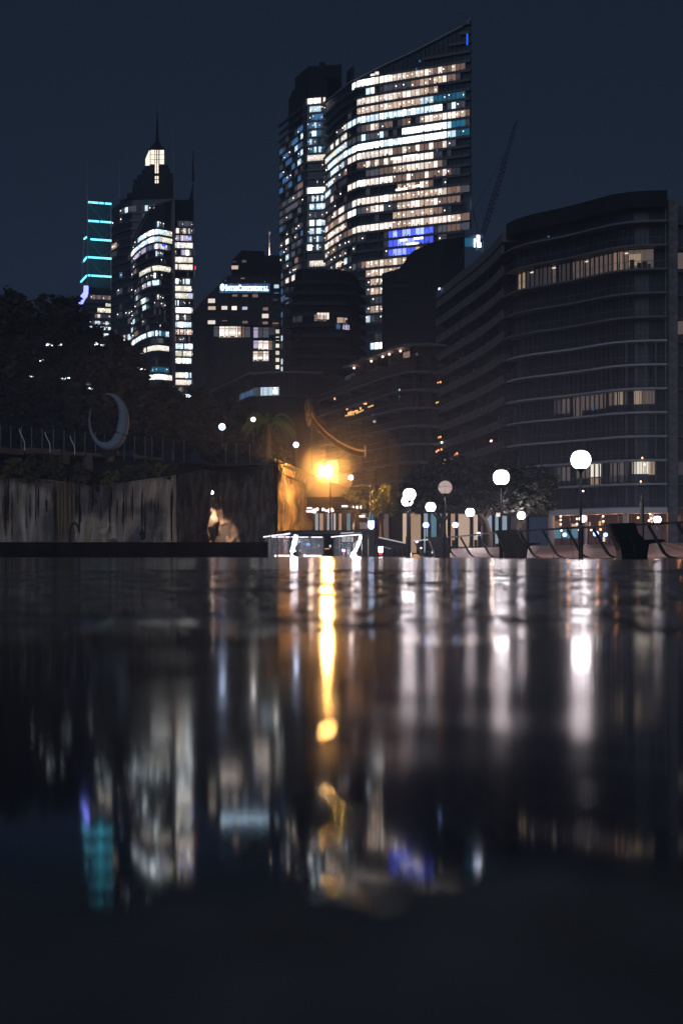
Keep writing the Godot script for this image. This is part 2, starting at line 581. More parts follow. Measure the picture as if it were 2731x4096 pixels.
func ground() -> void:
	sheet("ground", [Vector3(-1600, 0, 60), Vector3(1600, 0, 60), Vector3(1600, 0, -2500), Vector3(-1600, 0, -2500)], -0.03, M["soil"])
	var court := sheet("wet_forecourt", [Vector3(-60, 0, 12), Vector3(60, 0, 12), Vector3(60, 0, -150), Vector3(-60, 0, -150)], 0.0, M["wet_paving"])
	# small granite setts, each a little tilted, as far as they can be told apart
	var sr := RandomNumberGenerator.new()
	sr.seed = 12
	var far := Mesher.new()
	var made := 0
	var zrow := 1.05
	var odd := 0
	while zrow < 7.0:
		var half := 0.30 * zrow + 0.1
		var xx := -half - 0.06 * (odd % 2)
		while xx < half:
			var w := sr.randf_range(0.095, 0.15)
			var rise := smoothstep(1.0, 1.7, zrow + 0.12 * sin(xx * 7.0) + 0.08 * sin(xx * 19.0 + zrow * 6.0))
			var c := Vector3(xx + w / 2, lerpf(-0.0035, 0.0030, rise) + sr.randf() * 0.0010, -zrow - 0.05)
			var n := Vector3(sr.randfn() * 0.006, 1.0, sr.randfn() * 0.009).normalized()
			var bx := Vector3(1, -n.x / n.y, 0).normalized()
			var bas := Basis(bx, n, bx.cross(n))
			var b := far if made >= 295 else Mesher.new()
			var m: Material = M["sett"] if sr.randf() < 0.6 else M["sett_worn"]
			var hx := w / 2 - 0.004
			var hz := 0.046
			var t := [Vector3(-hx + 0.006, 0, hz - 0.006), Vector3(hx - 0.006, 0, hz - 0.006), Vector3(hx - 0.006, 0, -hz + 0.006), Vector3(-hx + 0.006, 0, -hz + 0.006)].map(func(p): return c + bas * p)
			var lo := [Vector3(-hx, -0.006, hz), Vector3(hx, -0.006, hz), Vector3(hx, -0.006, -hz), Vector3(-hx, -0.006, -hz)].map(func(p): return c + bas * p)
			b.quad(m, t[0], t[1], t[2], t[3])
			for e in 4: b.quad(M["joint"], lo[e], lo[(e + 1) % 4], t[(e + 1) % 4], t[e])
			if b != far: commit("granite_sett", court, b, "", c)
			made += 1
			xx += w
		zrow += 0.1
		odd += 1
	commit("further_setts", court, far, "stuff", Vector3.ZERO)
	# the stretch in front of the camera: rain film that deepens to a still pool and ends in an uneven shore of damp stone
	var am := ArrayMesh.new()
	var arr := []
	arr.resize(Mesh.ARRAY_MAX)
	var vs := PackedVector3Array()
	var ns := PackedVector3Array()
	var uv := PackedVector2Array()
	var nz := noise(2.6, 4, 77)
	var cells := 160
	var fine := noise(60.0, 2, 78)
	var patch := func(x0: float, x1: float, z0: float, z1: float) -> void:
		for q in [Vector2(x0, z0), Vector2(x0, z1), Vector2(x1, z1), Vector2(x0, z0), Vector2(x1, z1), Vector2(x1, z0)]:
			vs.append(Vector3(q.x, 0, q.y))
			ns.append(Vector3.UP)
			uv.append(Vector2(q.x / POOL * 0.5 + 0.5, 1.0 + q.y / (2 * POOL)))
	for i in 80:
		var x0 := POOL * (2.0 * i / 80 - 1.0)
		patch.call(x0, x0 + POOL / 40.0, -0.382, -2 * POOL + 0.10 + 0.20 * nz.get_noise_2d(x0 * 2.0, 5.0) + 0.05 * fine.get_noise_2d(x0, 9.0))
	for i in cells:
		var x0 := 0.32 * (2.0 * i / cells - 1.0)
		var x1 := 0.32 * (2.0 * (i + 1) / cells - 1.0)
		for j in 84:
			var z0 := -0.13 - 0.003 * j
			if smoothstep(0.185, 0.285, -z0 + 0.04 * nz.get_noise_2d(x0, z0)) + 0.45 * fine.get_noise_2d(x0, z0 * 1.5) > 0.5:
				patch.call(x0, x1, z0, z0 - 0.003)
	arr[Mesh.ARRAY_VERTEX] = vs
	arr[Mesh.ARRAY_NORMAL] = ns
	arr[Mesh.ARRAY_TEX_UV] = uv
	sheet("damp_stone", [Vector3(-1.4, 0, 0.8), Vector3(1.4, 0, 0.8), Vector3(1.4, 0, -0.46), Vector3(-1.4, 0, -0.46)], 0.0006, M["damp_stone"])
	am.add_surface_from_arrays(Mesh.PRIMITIVE_TRIANGLES, arr)
	tag(put("puddle", self, am, Vector3(0, 0.0012, -0.08), M["puddle"]), "", "", "", "structure")

const POOL := 0.62

# roughness and ripples of the pool: smooth where the water stands, coarser where only a film covers the stone
func pool_material() -> void:
	var n := 1024
	var rough := Image.create(n, n, false, Image.FORMAT_RGB8)
	var bump := Image.create(n, n, false, Image.FORMAT_RGB8)
	var big := noise(1.6, 3, 71)
	var mid := noise(7.0, 4, 72)
	var fine := noise(34.0, 3, 73)
	for j in n:
		var d := 0.08 + 2 * POOL * (1.0 - (j + 0.5) / n)
		for i in n:
			var x := POOL * (2.0 * (i + 0.5) / n - 1.0)
			var w := big.get_noise_2d(x, d)
			var m := mid.get_noise_2d(x, d * 0.7)
			var f := fine.get_noise_2d(x, d)
			var deep := smoothstep(0.40, 0.66, d + 0.16 * w + 0.05 * m)
			var r := lerpf(0.050, 0.080 + 0.05 * m + 0.03 * f, deep)
			rough.set_pixel(i, j, Color(r, r, r))
			var h := 0.5 + (0.10 * m + 0.03 * f) * lerpf(0.35, 1.0, deep)
			bump.set_pixel(i, j, Color(h, h, h))
	bump.bump_map_to_normal_map(1.2)
	var p := mat("puddle", 0.036, 0.038, 0.050, 1.0)
	p.roughness_texture = ImageTexture.create_from_image(rough)
	p.normal_enabled = true
	p.normal_texture = ImageTexture.create_from_image(bump)
	p.normal_scale = 0.4
	var st := mat("damp_stone", 0.15, 0.15, 0.16, 0.9)
	st.metallic_specular = 0.15
	st.albedo_texture = noise_tex(0.02, [[0.0, Color(0.7, 0.7, 0.7)], [1.0, Color(1, 1, 1)]], 5, 17, 512)
	triplanar(st, Vector3.ONE * 1.7)


# ---------------------------------------------------------------- towers
func tower_twisted() -> void:
	var t := thing("office_tower", "tallest office tower with slanted roof, glowing curved floors and violet lit lower storeys", "office tower", at(400, HY, 480))
	var A := [[324.0, 512.0], [335.0, 499.0], [346.0, 489.0], [358.0, 481.5], [385.0, 476.5], [470.0, 463.0]]
	var roofv := [[324.0, 103.0], [352.0, 81.0], [382.0, 66.0], [415.0, 51.0], [470.0, 22.0]]
	var roof := func(u: float) -> float: return hv(vi(roofv, u), fz(A, u))
	var us := [324.0, 329.0, 335.0, 341.0, 346.0, 352.0, 358.0, 371.0, 385.0, 410.0, 440.0, 462.0]
	var b := Mesher.new()
	b.slab(M["facade_glass"], us.map(func(u): return fp(A, u, 0, -0.6)), 0.0, us.map(func(u): return roof.call(u)), 45.0)
	var ur := [462.0, 466.0, 470.0]
	b.slab(M["facade_glass"], ur.map(func(u): return fp(A, u, 0, -0.6)), hv(197, 464), ur.map(func(u): return roof.call(u)), 45.0)
	commit("glass_wall", t, b)
	# roof coping and the glass fin that tops the right corner
	var c := Mesher.new()
	for i in us.size() - 1:
		c.bar(M["frame_pale"], fp(A, us[i], roof.call(us[i]), 0.2), fp(A, us[i + 1], roof.call(us[i + 1]), 0.2), 0.5)
	c.bar(M["frame_pale"], fp(A, 462, roof.call(462.0), 0.2), fp(A, 471, roof.call(471.0) + 1.0, 0.2), 0.5)
	commit("roof_coping", t, c)
	pane("corner_light", t, A, 466.6, 467.6, hv(46, 464), hv(35, 464), 0.7, 0.4, M["blue_strip"])
	# the storeys; row k at v 79 + 9.1 k on the left end of the front
	var rows := {
		-4: "...................kggkg...", -3: "...........................", -2: "...........................", -1: "....www....................",
		0: ".WWWWWwwwwowwoowowodwddodd.", 1: "....cw.kggggggddoodoowddk..", 2: "..wwwwwowwwowwowoodo.......", 3: "k.ooowoowooooooocccttttttt.",
		4: "cccWcccWccccWcCccccWW.gcgg.", 5: "..kgdwogdd.kdd.kowwoowwwood", 6: "gggcgggcg.k.CCCCCCCCCCctttk", 7: "cCCCCCCCcCcCCCCCCCCCCCccttt",
		8: "wwWwwwwwwwddwddwddwddwgg...", 9: "..ddydydydwwwwwwwwwkk.k....", 10: "....gggdddooowwwwwowdk.....", 11: "wwWWwwwwwwdddwdddwdddwdkk..",
		12: "....k......odoodwod..k.....", 13: "gwwwwwwwWwoooooooooowodddgg", 14: "WWggdwwwggkooowwooowddddd..", 15: "......k...oooooooooddkk....",
		16: "dwwwwwwwwwoooowwwowwwwwoodd", 17: "kkkk....kvVvVVvVVvvkggdddgg", 18: ".k......kvvVVVVvvvv.gg.....", 19: "k.......kvVVVvvod..........", 20: "kgkdooowoowoo..............", 21: "....ooowoooo...............",
		22: "....kooooooook.............", 23: "....gooowooook.............", 24: ".....kggWWk................", 25: "....gooowoook..............", 26: "....cgkkkkk................", 28: "......kkkk.................", 29: ".....cWWWc.................", 30: "........bcb................"}
	var left := {4: "....kggy", 5: "kgygygyy", 6: "ycyyccyc", 7: "gcccwccW", 8: "kgcccgcg", 9: "gccdggkd", 10: "cckk.kkk", 11: "kkwk.k..", 12: "kkkk...k", 13: "kdkwdwwg", 14: "wdoddwwd", 15: "dwwowowd", 16: "wowowdgd", 17: "ogddkgkk", 18: "kgkkkkdk", 19: "kkkkwokc", 20: "ckcdwddk", 21: "kbkckbkk", 22: "..kckkkk"}
	var rest := Mesher.new()
	var lamps_ := Mesher.new()
	var budget := [285]
	for k in range(-5, 32):
		var zl := 480.0
		var y1 := hv(79.0 + 9.1 * k, zl)
		var y0 := hv(86.0 + 9.1 * k, zl)
		var ul: float = 324.0
		while ul < 460.0 and roof.call(ul) < y1 + 1.0: ul += 2.0
		var ur2 := 470.0 if k < 13 else 462.5
		var bu := [ul]
		for u in us: if u > ul + 1.0 and u < ur2 - 1.0: bu.append(u)
		bu.append(ur2)
		if bu.size() > 1: band("floor_slab", t, A, bu, y0 - 0.9, y0 - 0.05, 0.55, 1.0, M["spandrel"])
		if rows.has(k): storey(t, rest, lamps_, A, 347.5, 469.0, rows[k], y0, y1, budget, roof)
		if left.has(k): storey(t, rest, lamps_, A, 325.0, 346.5, left[k], y0, y1, budget, roof)
	# oval ceiling lights in the double-height rooms
	for o in [[407.0, 101.5, 15.0], [396.0, 103.5, 9.0], [410.0, 153.5, 14.0], [394.5, 154.5, 8.0], [398.0, 186.5, 5.0], [404.0, 186.3, 6.0], [417.0, 185.0, 9.0], [409.0, 189.3, 11.0], [403.0, 237.8, 7.0], [418.0, 237.6, 9.0], [412.0, 242.5, 12.0]]:
		if o[1] > 140: pane("ceiling_light", t, A, o[0] - o[2] / 2, o[0] + o[2] / 2, hv(o[1] + 0.9, 470), hv(o[1] - 0.9, 470), 0.26, 0.1, M["ceiling_light"])
	# mullions
	var mu := Mesher.new()
	for i in 28:
		var u := 347.5 + 4.5 * i
		if u > 461: continue
		var mw := 0.30 if i % 5 == 2 else 0.11
		pane_in(mu, A, u - mw, u + mw, 20.0, minf(roof.call(u), roof.call(u)) - 1.0, 0.35, 0.5, M["mullion"])
	commit("mullion", t, mu, "stuff")
	commit("further_windows", t, rest, "stuff")
	commit("ceiling_lights", t, lamps_, "stuff")
	for o in [[420.0, 66.0], [416.5, 73.5], [437.0, 156.5], [383.0, 182.0], [443.0, 195.0], [375.0, 206.5]]:
		pane("marker_light", t, A, o[0] - 0.6, o[0] + 0.6, hv(o[1] + 1, 475), hv(o[1] - 1, 475), 0.8, 0.3, M["win_b2"])

func vi(prof: Array, u: float) -> float:
	for i in prof.size() - 1:
		if u <= prof[i + 1][0] or i == prof.size() - 2:
			return lerpf(prof[i][1], prof[i + 1][1], (u - prof[i][0]) / (prof[i + 1][0] - prof[i][0]))
	return prof[0][1]

# a plain tower: body, floor bands and rows of windows on one or more faces
func tower_body(t: Node3D, prof: Array, us: Array, top: float, back: float, m: Material, called := "wall") -> void:
	var b := Mesher.new()
	b.slab(m, us.map(func(u): return fp(prof, u, 0, -0.5)), 0.0, us.map(func(_u): return top), back)
	commit(called, t, b)

func tower_beside() -> void:
	var t := thing("office_tower", "dark office tower with blue windows close behind the left side of the tallest tower", "office tower", at(302, HY, 525))
	var B := [[278.9, 546.0], [304.5, 521.0], [326.0, 519.0]]
	tower_body(t, B, [278.9, 304.5, 326.0], hv(140, 540), 40.0, M["facade_glass"])
	var b := Mesher.new()
	var steps := [[284.5, 326.0, 140.0, 81.5], [287.0, 326.0, 82.0, 77.5], [291.0, 340.0, 78.0, 66.5], [318.0, 324.0, 67.0, 63.0]]
	for s in steps:
		var pts := [fp(B, s[0], 0, -1.5), fp(B, maxf(304.5, s[0] + 1), 0, -1.5), fp(B, s[1], 0, -1.5)]
		b.slab(M["facade_dark"], pts, hv(s[2] + 1.0, 522), [hv(s[3], 522), hv(s[3], 522), hv(s[3] + 0.6, 522)], 30.0)
	b.slab(M["facade_dark"], [at(346, HY, 560), at(353.5, HY, 560)], hv(90, 560), [hv(72, 560), hv(64.5, 560)], 20.0)
	commit("roof_plant", t, b)
	var rest := Mesher.new()
	var lamps_ := Mesher.new()
	var budget := [200]
	var front := ["wWwWww.w", "kccccckk", "kkbbbbbk", "bbbcbbkk", "ktccttkk", "tcgtk.kk", "kttctctt", "wwwwwwww", "......k.", "........", "....k..k", "CCCCCCCw", "kgcgcgcg", "kccbcccc", "kgkgkkgk", "gCCgcWcc", "kccgcctg", "bcgkcbgk", "WCgkcgkk", "........", "kwwwwwww", "...g....", "kk..k...", ".k...k..", "..g....g", "gk..kg..", "..g..k..", "gc.ccg..", "..g..c.b", "k.c.k...", "..c..g..", "gccgcg..", "kk..ggc.", "..kcgck.", "gg......", "........"]
	var left := ["......dd", "........", "........", "..k..kbb", "bk.kbb.c", ".bbk.cbg", "k.bb..bc", "bk..b.c.", ".bbk.g.k", "b.kb..b.", "..k..gdd", "kgkgdgdg", "gkggggkk", "gkkg..g.", "bk...k..", "..k.gkgk", "gkwk.g.b", "bkg.gkgk", "k.ckg.k.", ".kgk.d..", "g..kgdk.", "gkwkwgkd", "b.k.kgk.", "bgbkk..d", "..g.bk..", "b.ck..k.", "k.k.g...", "..bc.k..", "cc.k..gg", "gk..k...", "..k..b..", "cb..kg..", "ccg.k...", "..gcc...", "k.cg....", ".g......"]
	for k in front.size():
		var vt := 97.2 + 8.15 * k
		var y1 := hv(vt, 519)
		var y0 := hv(vt + 5.6, 519)
		band("floor_slab", t, B, [278.9, 291.0, 304.5, 315.0, 326.0], y0 - 0.8, y0 - 0.1, 0.4, 0.8, M["spandrel"])
		storey(t, rest, lamps_, B, 307.0, 325.0, front[k], y0, y1, budget)
		if vt > 118: storey(t, rest, lamps_, B, 279.5, 303.5, left[k], y0, y1, budget)
	commit("further_windows", t, rest, "stuff")
	commit("ceiling_lights", t, lamps_, "stuff")
	pane("corner_pier", t, B, 303.6, 306.4, 10.0, hv(97, 520), 0.6, 1.0, M["mullion"])

func tower_crown() -> void:
	var z := 620.0
	var t := thing("office_tower", "stepped dark office tower with brightly lit cubic crown and needle spire", "office tower", at(142, HY, z))
	var C := [[110.0, 636.0], [118.0, 627.0], [131.0, 620.0], [173.5, 617.0]]
	tower_body(t, C, [110.0, 114.0, 118.0, 124.0, 131.0, 150.0, 173.5], hv(200, z), 40.0, M["facade_glass"])
	var b := Mesher.new()
	for s in [[111.0, 173.0, 201.0, 198.0], [116.0, 173.0, 199.0, 194.0], [123.0, 172.5, 195.0, 190.0], [128.5, 172.5, 191.0, 184.0], [132.0, 172.0, 185.0, 178.5], [135.5, 171.5, 179.0, 174.0], [140.5, 168.5, 175.0, 169.0], [143.5, 167.0, 170.0, 165.0]]:
		var pts := [fp(C, s[0], 0, -2.0), fp(C, (s[0] + s[1]) / 2, 0, -2.0), fp(C, s[1], 0, -2.0)]
		b.slab(M["facade_dark"], pts, hv(s[2], z), [hv(s[3], z), hv(s[3], z), hv(s[3], z)], 26.0)
	commit("stepped_top", t, b)
	# crown: three lit tiers on the front and the left face, split by dark fins
	var core := Mesher.new()
	core.slab(M["facade_dark"], [at(146.5, HY, z + 14), at(150.5, HY, z + 1), at(164.0, HY, z + 1)], hv(165, z), [hv(150.3, z), hv(150.3, z), hv(150.3, z)], 15.0)
	commit("crown_core", t, core)
	var face := [[146.4, z + 14], [150.3, z], [164.2, z]]
	for k in 3:
		var y1 := hv(150.4 + 4.85 * k, z)
		var y0 := hv(154.6 + 4.85 * k, z)
		for w in [[146.6, 150.2], [150.6, 154.5], [155.3, 156.3], [157.4, 158.4], [159.6, 163.9]]:
			pane("crown_window", t, face, w[0], w[1], y0, y1, 0.6, 0.4, M["crown_light"])
	for v in [[165.4, 168.2], [168.6, 171.4], [171.8, 174.6], [177.6, 180.6], [181.6, 184.6]]:
		for u in [155.3, 157.4]:
			pane("slot_window", t, C, u, u + 1.1, hv(v[1], z), hv(v[0], z), 0.8, 0.5, M["crown_light"])
	var sp := Mesher.new()
	var foot := at(157, 150.3, z + 7)
	sp.lathe(M["facade_dark"], foot, [Vector2(3.4, 0), Vector2(3.2, px(2, z)), Vector2(1.9, px(5, z)), Vector2(1.0, px(9, z)), Vector2(0.7, px(13, z)), Vector2(0.45, px(24, z)), Vector2(0.12, px(40, z)), Vector2(0, px(40.4, z))], 10)
	commit("spire", t, sp)
	var rest := Mesher.new()
	var lamps_ := Mesher.new()
	var budget := [160]
	var rows := ["...kgcggg..kcg.wcWc.k.", "k..k.......k.....cc...", "............kb..kW....", "..............k.......", "oo...........kk..kyyyk", "kk............k......k", "......k...........cc..", "..........kkk.........", "...b.....k............", "............k.......g.", "..gg..k...gk...k......", ".......kw.....g.......", "...k.....b...k........", "..kk.kgg.k............", "......gcg.......k.....", ".k....................", "..ggwgcgg.............", ".....k..k.............", "...k......k...........", "..k..kgdk.............", "......................", ".....w................", "....gcgcc.............", ".......cc............."]
	for k in rows.size():
		var y1 := hv(206.0 + 8.0 * k, z)
		var y0 := hv(211.5 + 8.0 * k, z)
		band("floor_slab", t, C, [110.0, 114.0, 118.0, 124.0, 131.0, 150.0, 173.5], y0 - 1.0, y0 - 0.1, 0.4, 0.8, M["spandrel"])
		storey(t, rest, lamps_, C, 111.0, 173.0, rows[k], y0, y1, budget)
	commit("further_windows", t, rest, "stuff")
	commit("ceiling_lights", t, lamps_, "stuff")

func tower_curved_glass() -> void:
	var z := 446.0
	var t := thing("office_tower", "dark glass tower with rounded left corner and lit floors standing before the crowned tower", "office tower", at(150, HY, 455))
	var C := [[130.8, 472.0], [135.0, 464.0], [141.0, 456.0], [147.5, 450.0], [153.0, 447.0], [158.5, 446.0], [172.4, 450.0]]
	var us := [130.8, 135.0, 141.0, 147.5, 153.0, 158.5, 165.0, 172.4]
	# the roof line climbs from the low left to the right
	var b := Mesher.new()
	var tops := [[130.8, 236.0], [138.0, 222.0], [150.0, 211.0], [172.4, 200.0]]
	b.slab(M["facade_glass"], us.map(func(u): return fp(C, u, 0, -0.5)), 0.0, us.map(func(u): return hv(vi(tops, u), 450)), 16.0)
	commit("glass_wall", t, b)
	var cp := Mesher.new()
	for i in us.size() - 1:
		cp.bar(M["slab_edge_dim"], fp(C, us[i], hv(vi(tops, us[i]), 450), 0.2), fp(C, us[i + 1], hv(vi(tops, us[i + 1]), 450), 0.2), 0.5)
	commit("roof_coping", t, cp)
	var roof := func(u: float) -> float: return hv(vi(tops, u), 450)
	var rest := Mesher.new()
	var lamps_ := Mesher.new()
	var budget := [260]
	var rows := ["...............kcgkg.....", "kkg.ccccCccCCCcCccccccyyy", "cCcccccCcccCCCcccyyyyyyyy", "ggpppgpppggbgkpWppyyppgg.", "kgk......k.....cggtk.....", "ggd...............k.k....", ".....yyyyyyy.yyyyyyyyyyy.", "k...k.gk.gg.kgCk..k......", "..ggg.gpp.ccgccccg.......", "..gcg....................", "..kggkcCc......kygkk.....", "ggkg...cc.....kkkkggk....", "kc.k..k.......k..k..k....", "ck....kgk...........k....", "dgdd.....kk......k.......", "cCccccccc.cCcctCtctttcc..", "............kkkkgggk.....", "gdyyyyyyy.yyyyyyyyyyyyy..", ".........................", "...............k.........", "......ggkg.ttttttttttgt..", "........cCCWWWWWWWWWWWwww", "........k.....k..........", "........gcccgccg...kwk..."]
	for k in rows.size():
		var y1 := hv(228.5 + 7.25 * k - 7.25, z)
		var y0 := hv(228.5 + 7.25 * k - 1.6, z)
		var bu := []
		for u in us: if roof.call(u) > y1: bu.append(u)
		if bu.size() > 1: band("floor_slab", t, C, bu, y0 - 0.7, y0 - 0.05, 0.35, 0.7, M["spandrel"])
		storey(t, rest, lamps_, C, 131.4, 171.8, rows[k], y0, y1, budget, roof)
	commit("further_windows", t, rest, "stuff")
	commit("ceiling_lights", t, lamps_, "stuff")
	pane("blue_logo_light", t, C, 161.2, 164.6, hv(246.4, 447), hv(243.0, 447), 0.3, 0.2, M["blue_strip"])
	pane("corner_pier", t, C, 171.4, 172.5, 5.0, hv(200, 450), 0.8, 1.2, M["slab_edge_dim"])

func tower_slab() -> void:
	var z := 452.0
	var t := thing("office_tower", "narrow office slab lit on nearly every floor with a tapering mast on its right edge", "office tower", at(183, HY, z))
	var C := [[172.9, 452.0], [192.8, 453.0]]
	var b := Mesher.new()
	b.slab(M["facade_dark"], [fp(C, 172.9, 0, -0.5), fp(C, 193.4, 0, -0.5)], 0.0, [hv(199, z), hv(199, z)], 22.0)
	b.slab(M["facade_dark"], [fp(C, 188.5, 0, -1), fp(C, 190.5, 0, -1), fp(C, 193.2, 0, -1)], hv(199.5, z), [hv(199, z), hv(192, z), hv(180, z)], 6.0)
	commit("wall", t, b)
	var sp := Mesher.new()
	sp.tube(M["facade_dark"], [at(192.8, 181, z + 2), at(192.8, 165, z + 2), at(192.8, 150, z + 2)], [0.5, 0.25, 0.08], 6)
	commit("mast", t, sp)
	var rest := Mesher.new()
	var lamps_ := Mesher.new()
	var budget := [290]
	var rows := ["...kgggkgggggk", "ggyygggyyggygg", "pgppgpwppppgpg", "yyyWwwwwwwwwwy", "odk..gpppWCpgk", "yywyWwwwwyyyyy", "yywkwywywyywyy", "..........k...", "ccWckkgckccc.k", "yyyywyyyyywyyk", "yyyywyyyyyyyyy", "gcgc.gkkk..k..", "yyWWWWWWWWWWwo", "kkwckkggygggk.", "ccccWCCcccccck", "dpdwdoodpdwood", "od.kgkgkk..g..", "cccccccgcccCCc", "yyyyyygyyywwyd", "CwwWWwwWcWWcc.", "..............", "cyyywwyycCcbc.", "cwwwwywwyyyycg", "dk.kgdgk.k....", "cCCcCCCCCCcCc."]
	for k in rows.size():
		var y1 := hv(220.8 + 7.22 * k, z)
		var y0 := hv(226.0 + 7.22 * k, z)
		band("floor_slab", t, C, [172.9, 192.8], y0 - 0.62, y0 - 0.08, 0.4, 0.8, M["spandrel"])
		storey(t, rest, lamps_, C, 173.2, 192.4, rows[k], y0, y1, budget)
		if k % 3 == 1: pane("side_light", t, C, 193.6, 194.1, y0, y1 + 0.5, 0.2, 0.3, M["win_g2"])
	commit("further_windows", t, rest, "stuff")
	commit("ceiling_lights", t, lamps_, "stuff")
	for o in [[189.6, 238.5], [180.0, 246.2], [190.5, 295.0]]:
		pane("floodlight", t, C, o[0] - 1.3, o[0] + 1.3, hv(o[1] + 1.2, z), hv(o[1] - 1.2, z), 0.9, 0.3, M["win_V2"])
	pane("red_light", t, C, 194.6, 195.4, hv(269, z), hv(265.5, z), 0.4, 0.4, M["beacon_red"])

func tower_cyan() -> void:
	var z := 560.0
	var t := thing("office_tower", "slim braced tower crossed by cyan light bars at the left edge of the skyline", "office tower", at(98, HY, z))
	var C := [[76.5, 578.0], [87.0, 560.0], [111.0, 563.0]]
	tower_body(t, C, [80.5, 87.0, 98.0, 111.0], hv(287, z), 18.0, M["facade_dark"])
	# open steel screen above the roof with a glazed core tinted teal for the glow of the bars
	var b := Mesher.new()
	b.slab(M["facade_teal"], [fp(C, 88.5, 0, -4), fp(C, 111.0, 0, -4)], hv(288, z), [hv(203.5, z), hv(203.5, z)], 8.0)
	commit("glazed_core", t, b)
	var fr := Mesher.new()
	for u in [87.4, 110.8]: fr.bar(M["frame_pale"], fp(C, u, hv(288, z), 0.2), fp(C, u, hv(202, z), 0.2), 0.45)
	fr.bar(M["frame_pale"], fp(C, 81.0, hv(302, z), 0.2), fp(C, 84.5, hv(238, z), 0.2), 0.45)
	for k in 4:
		var v0 := 203.0 + 18.4 * k
		fr.bar(M["frame_pale"], fp(C, 88.0, hv(v0, z), 0.1), fp(C, 104.0, hv(v0 + 18.0, z), 0.1), 0.3)
		fr.bar(M["frame_pale"], fp(C, 110.5, hv(v0 + 9.0, z), 0.1), fp(C, 100.0, hv(v0 + 18.4, z), 0.1), 0.3)
	commit("steel_frame", t, fr)
	for m in [[87.2, 203.0, 160.0], [119.6, 198.0, 158.0]]:
		var mm := Mesher.new()
		mm.tube(M["frame_pale"], [at(m[0], m[1], z + 3), at(m[0], m[2], z + 3)], [0.35, 0.12], 6)
		commit("mast", t, mm)
	var bars := [[202.4, [[88.0, 90.3], [91.0, 97.6], [98.5, 103.2], [104.6, 111.0]]], [221.0, [[88.0, 90.4], [91.0, 98.9], [100.2, 102.4], [103.2, 111.0]]], [239.3, [[90.2, 102.8], [103.4, 111.0]]], [257.4, [[87.6, 90.5], [91.0, 102.8], [103.3, 111.0]]], [275.6, [[87.6, 90.0], [91.0, 102.8], [103.3, 111.0]]]]
	for r in bars:
		for s in r[1]:
			pane("light_bar", t, C, s[0], s[1], hv(r[0] + 0.8, z), hv(r[0] - 0.8, z), 0.9, 0.6, M["cyan_bar"])
		var o := OmniLight3D.new()
		o.name = numbered(t, "bar_glow")
		o.light_color = Color(0.2, 0.85, 1.0)
		o.light_energy = 1.0
		o.light_size = 1.0
		o.omni_range = 60.0
		o.omni_attenuation = 2.0
		o.shadow_enabled = true
		t.add_child(o)
		o.global_position = fp(C, 98.0, hv(r[0] + 5.0, z), 3.0)
	for s in [[84.0, 239.0, 86.6, 237.0, 3.6], [82.6, 262.3, 86.8, 257.0, 0], [80.7, 282.0, 86.8, 275.4, 0]]:
		bar("light_bar", t, at(s[0], s[1], z + 8), at(s[2], s[3], z + 1), 0.5, M["cyan_bar"])
	bar("blue_light", t, at(86.0, 286.0, z - 1), at(85.7, 294.0, z - 1), 1.6, M["blue_bar"])
	bar("blue_light", t, at(85.4, 294.0, z - 1), at(83.4, 297.0, z), 1.6, M["blue_bar"])
	bar("blue_light", t, at(83.2, 296.6, z), at(80.3, 302.5, z + 2), 1.6, M["blue_bar"])
	var rest := Mesher.new()
	var lamps_ := Mesher.new()
	var budget := [120]
	var rows := [["gdgdgdgd", 294.6, 298.8], ["......y.", 300.0, 300.5], ["......yy", 301.4, 305.4], ["...yyoyy", 305.8, 311.6], ["..dwgkkg", 313.3, 317.2], ["kgccgkck", 320.5, 324.0], ["cgccccgc", 325.3, 329.0], ["gccccccc", 332.5, 336.0], ["kccgcccg", 339.0, 343.0]]
	for r in rows:
		band("floor_slab", t, C, [87.0, 111.0], hv(r[2], z) - 0.8, hv(r[2], z) - 0.1, 0.4, 0.8, M["spandrel"])
		storey(t, rest, lamps_, C, 89.5, 110.6, r[0], hv(r[2], z), hv(r[1], z), budget)
	commit("ceiling_lights", t, lamps_, "stuff")

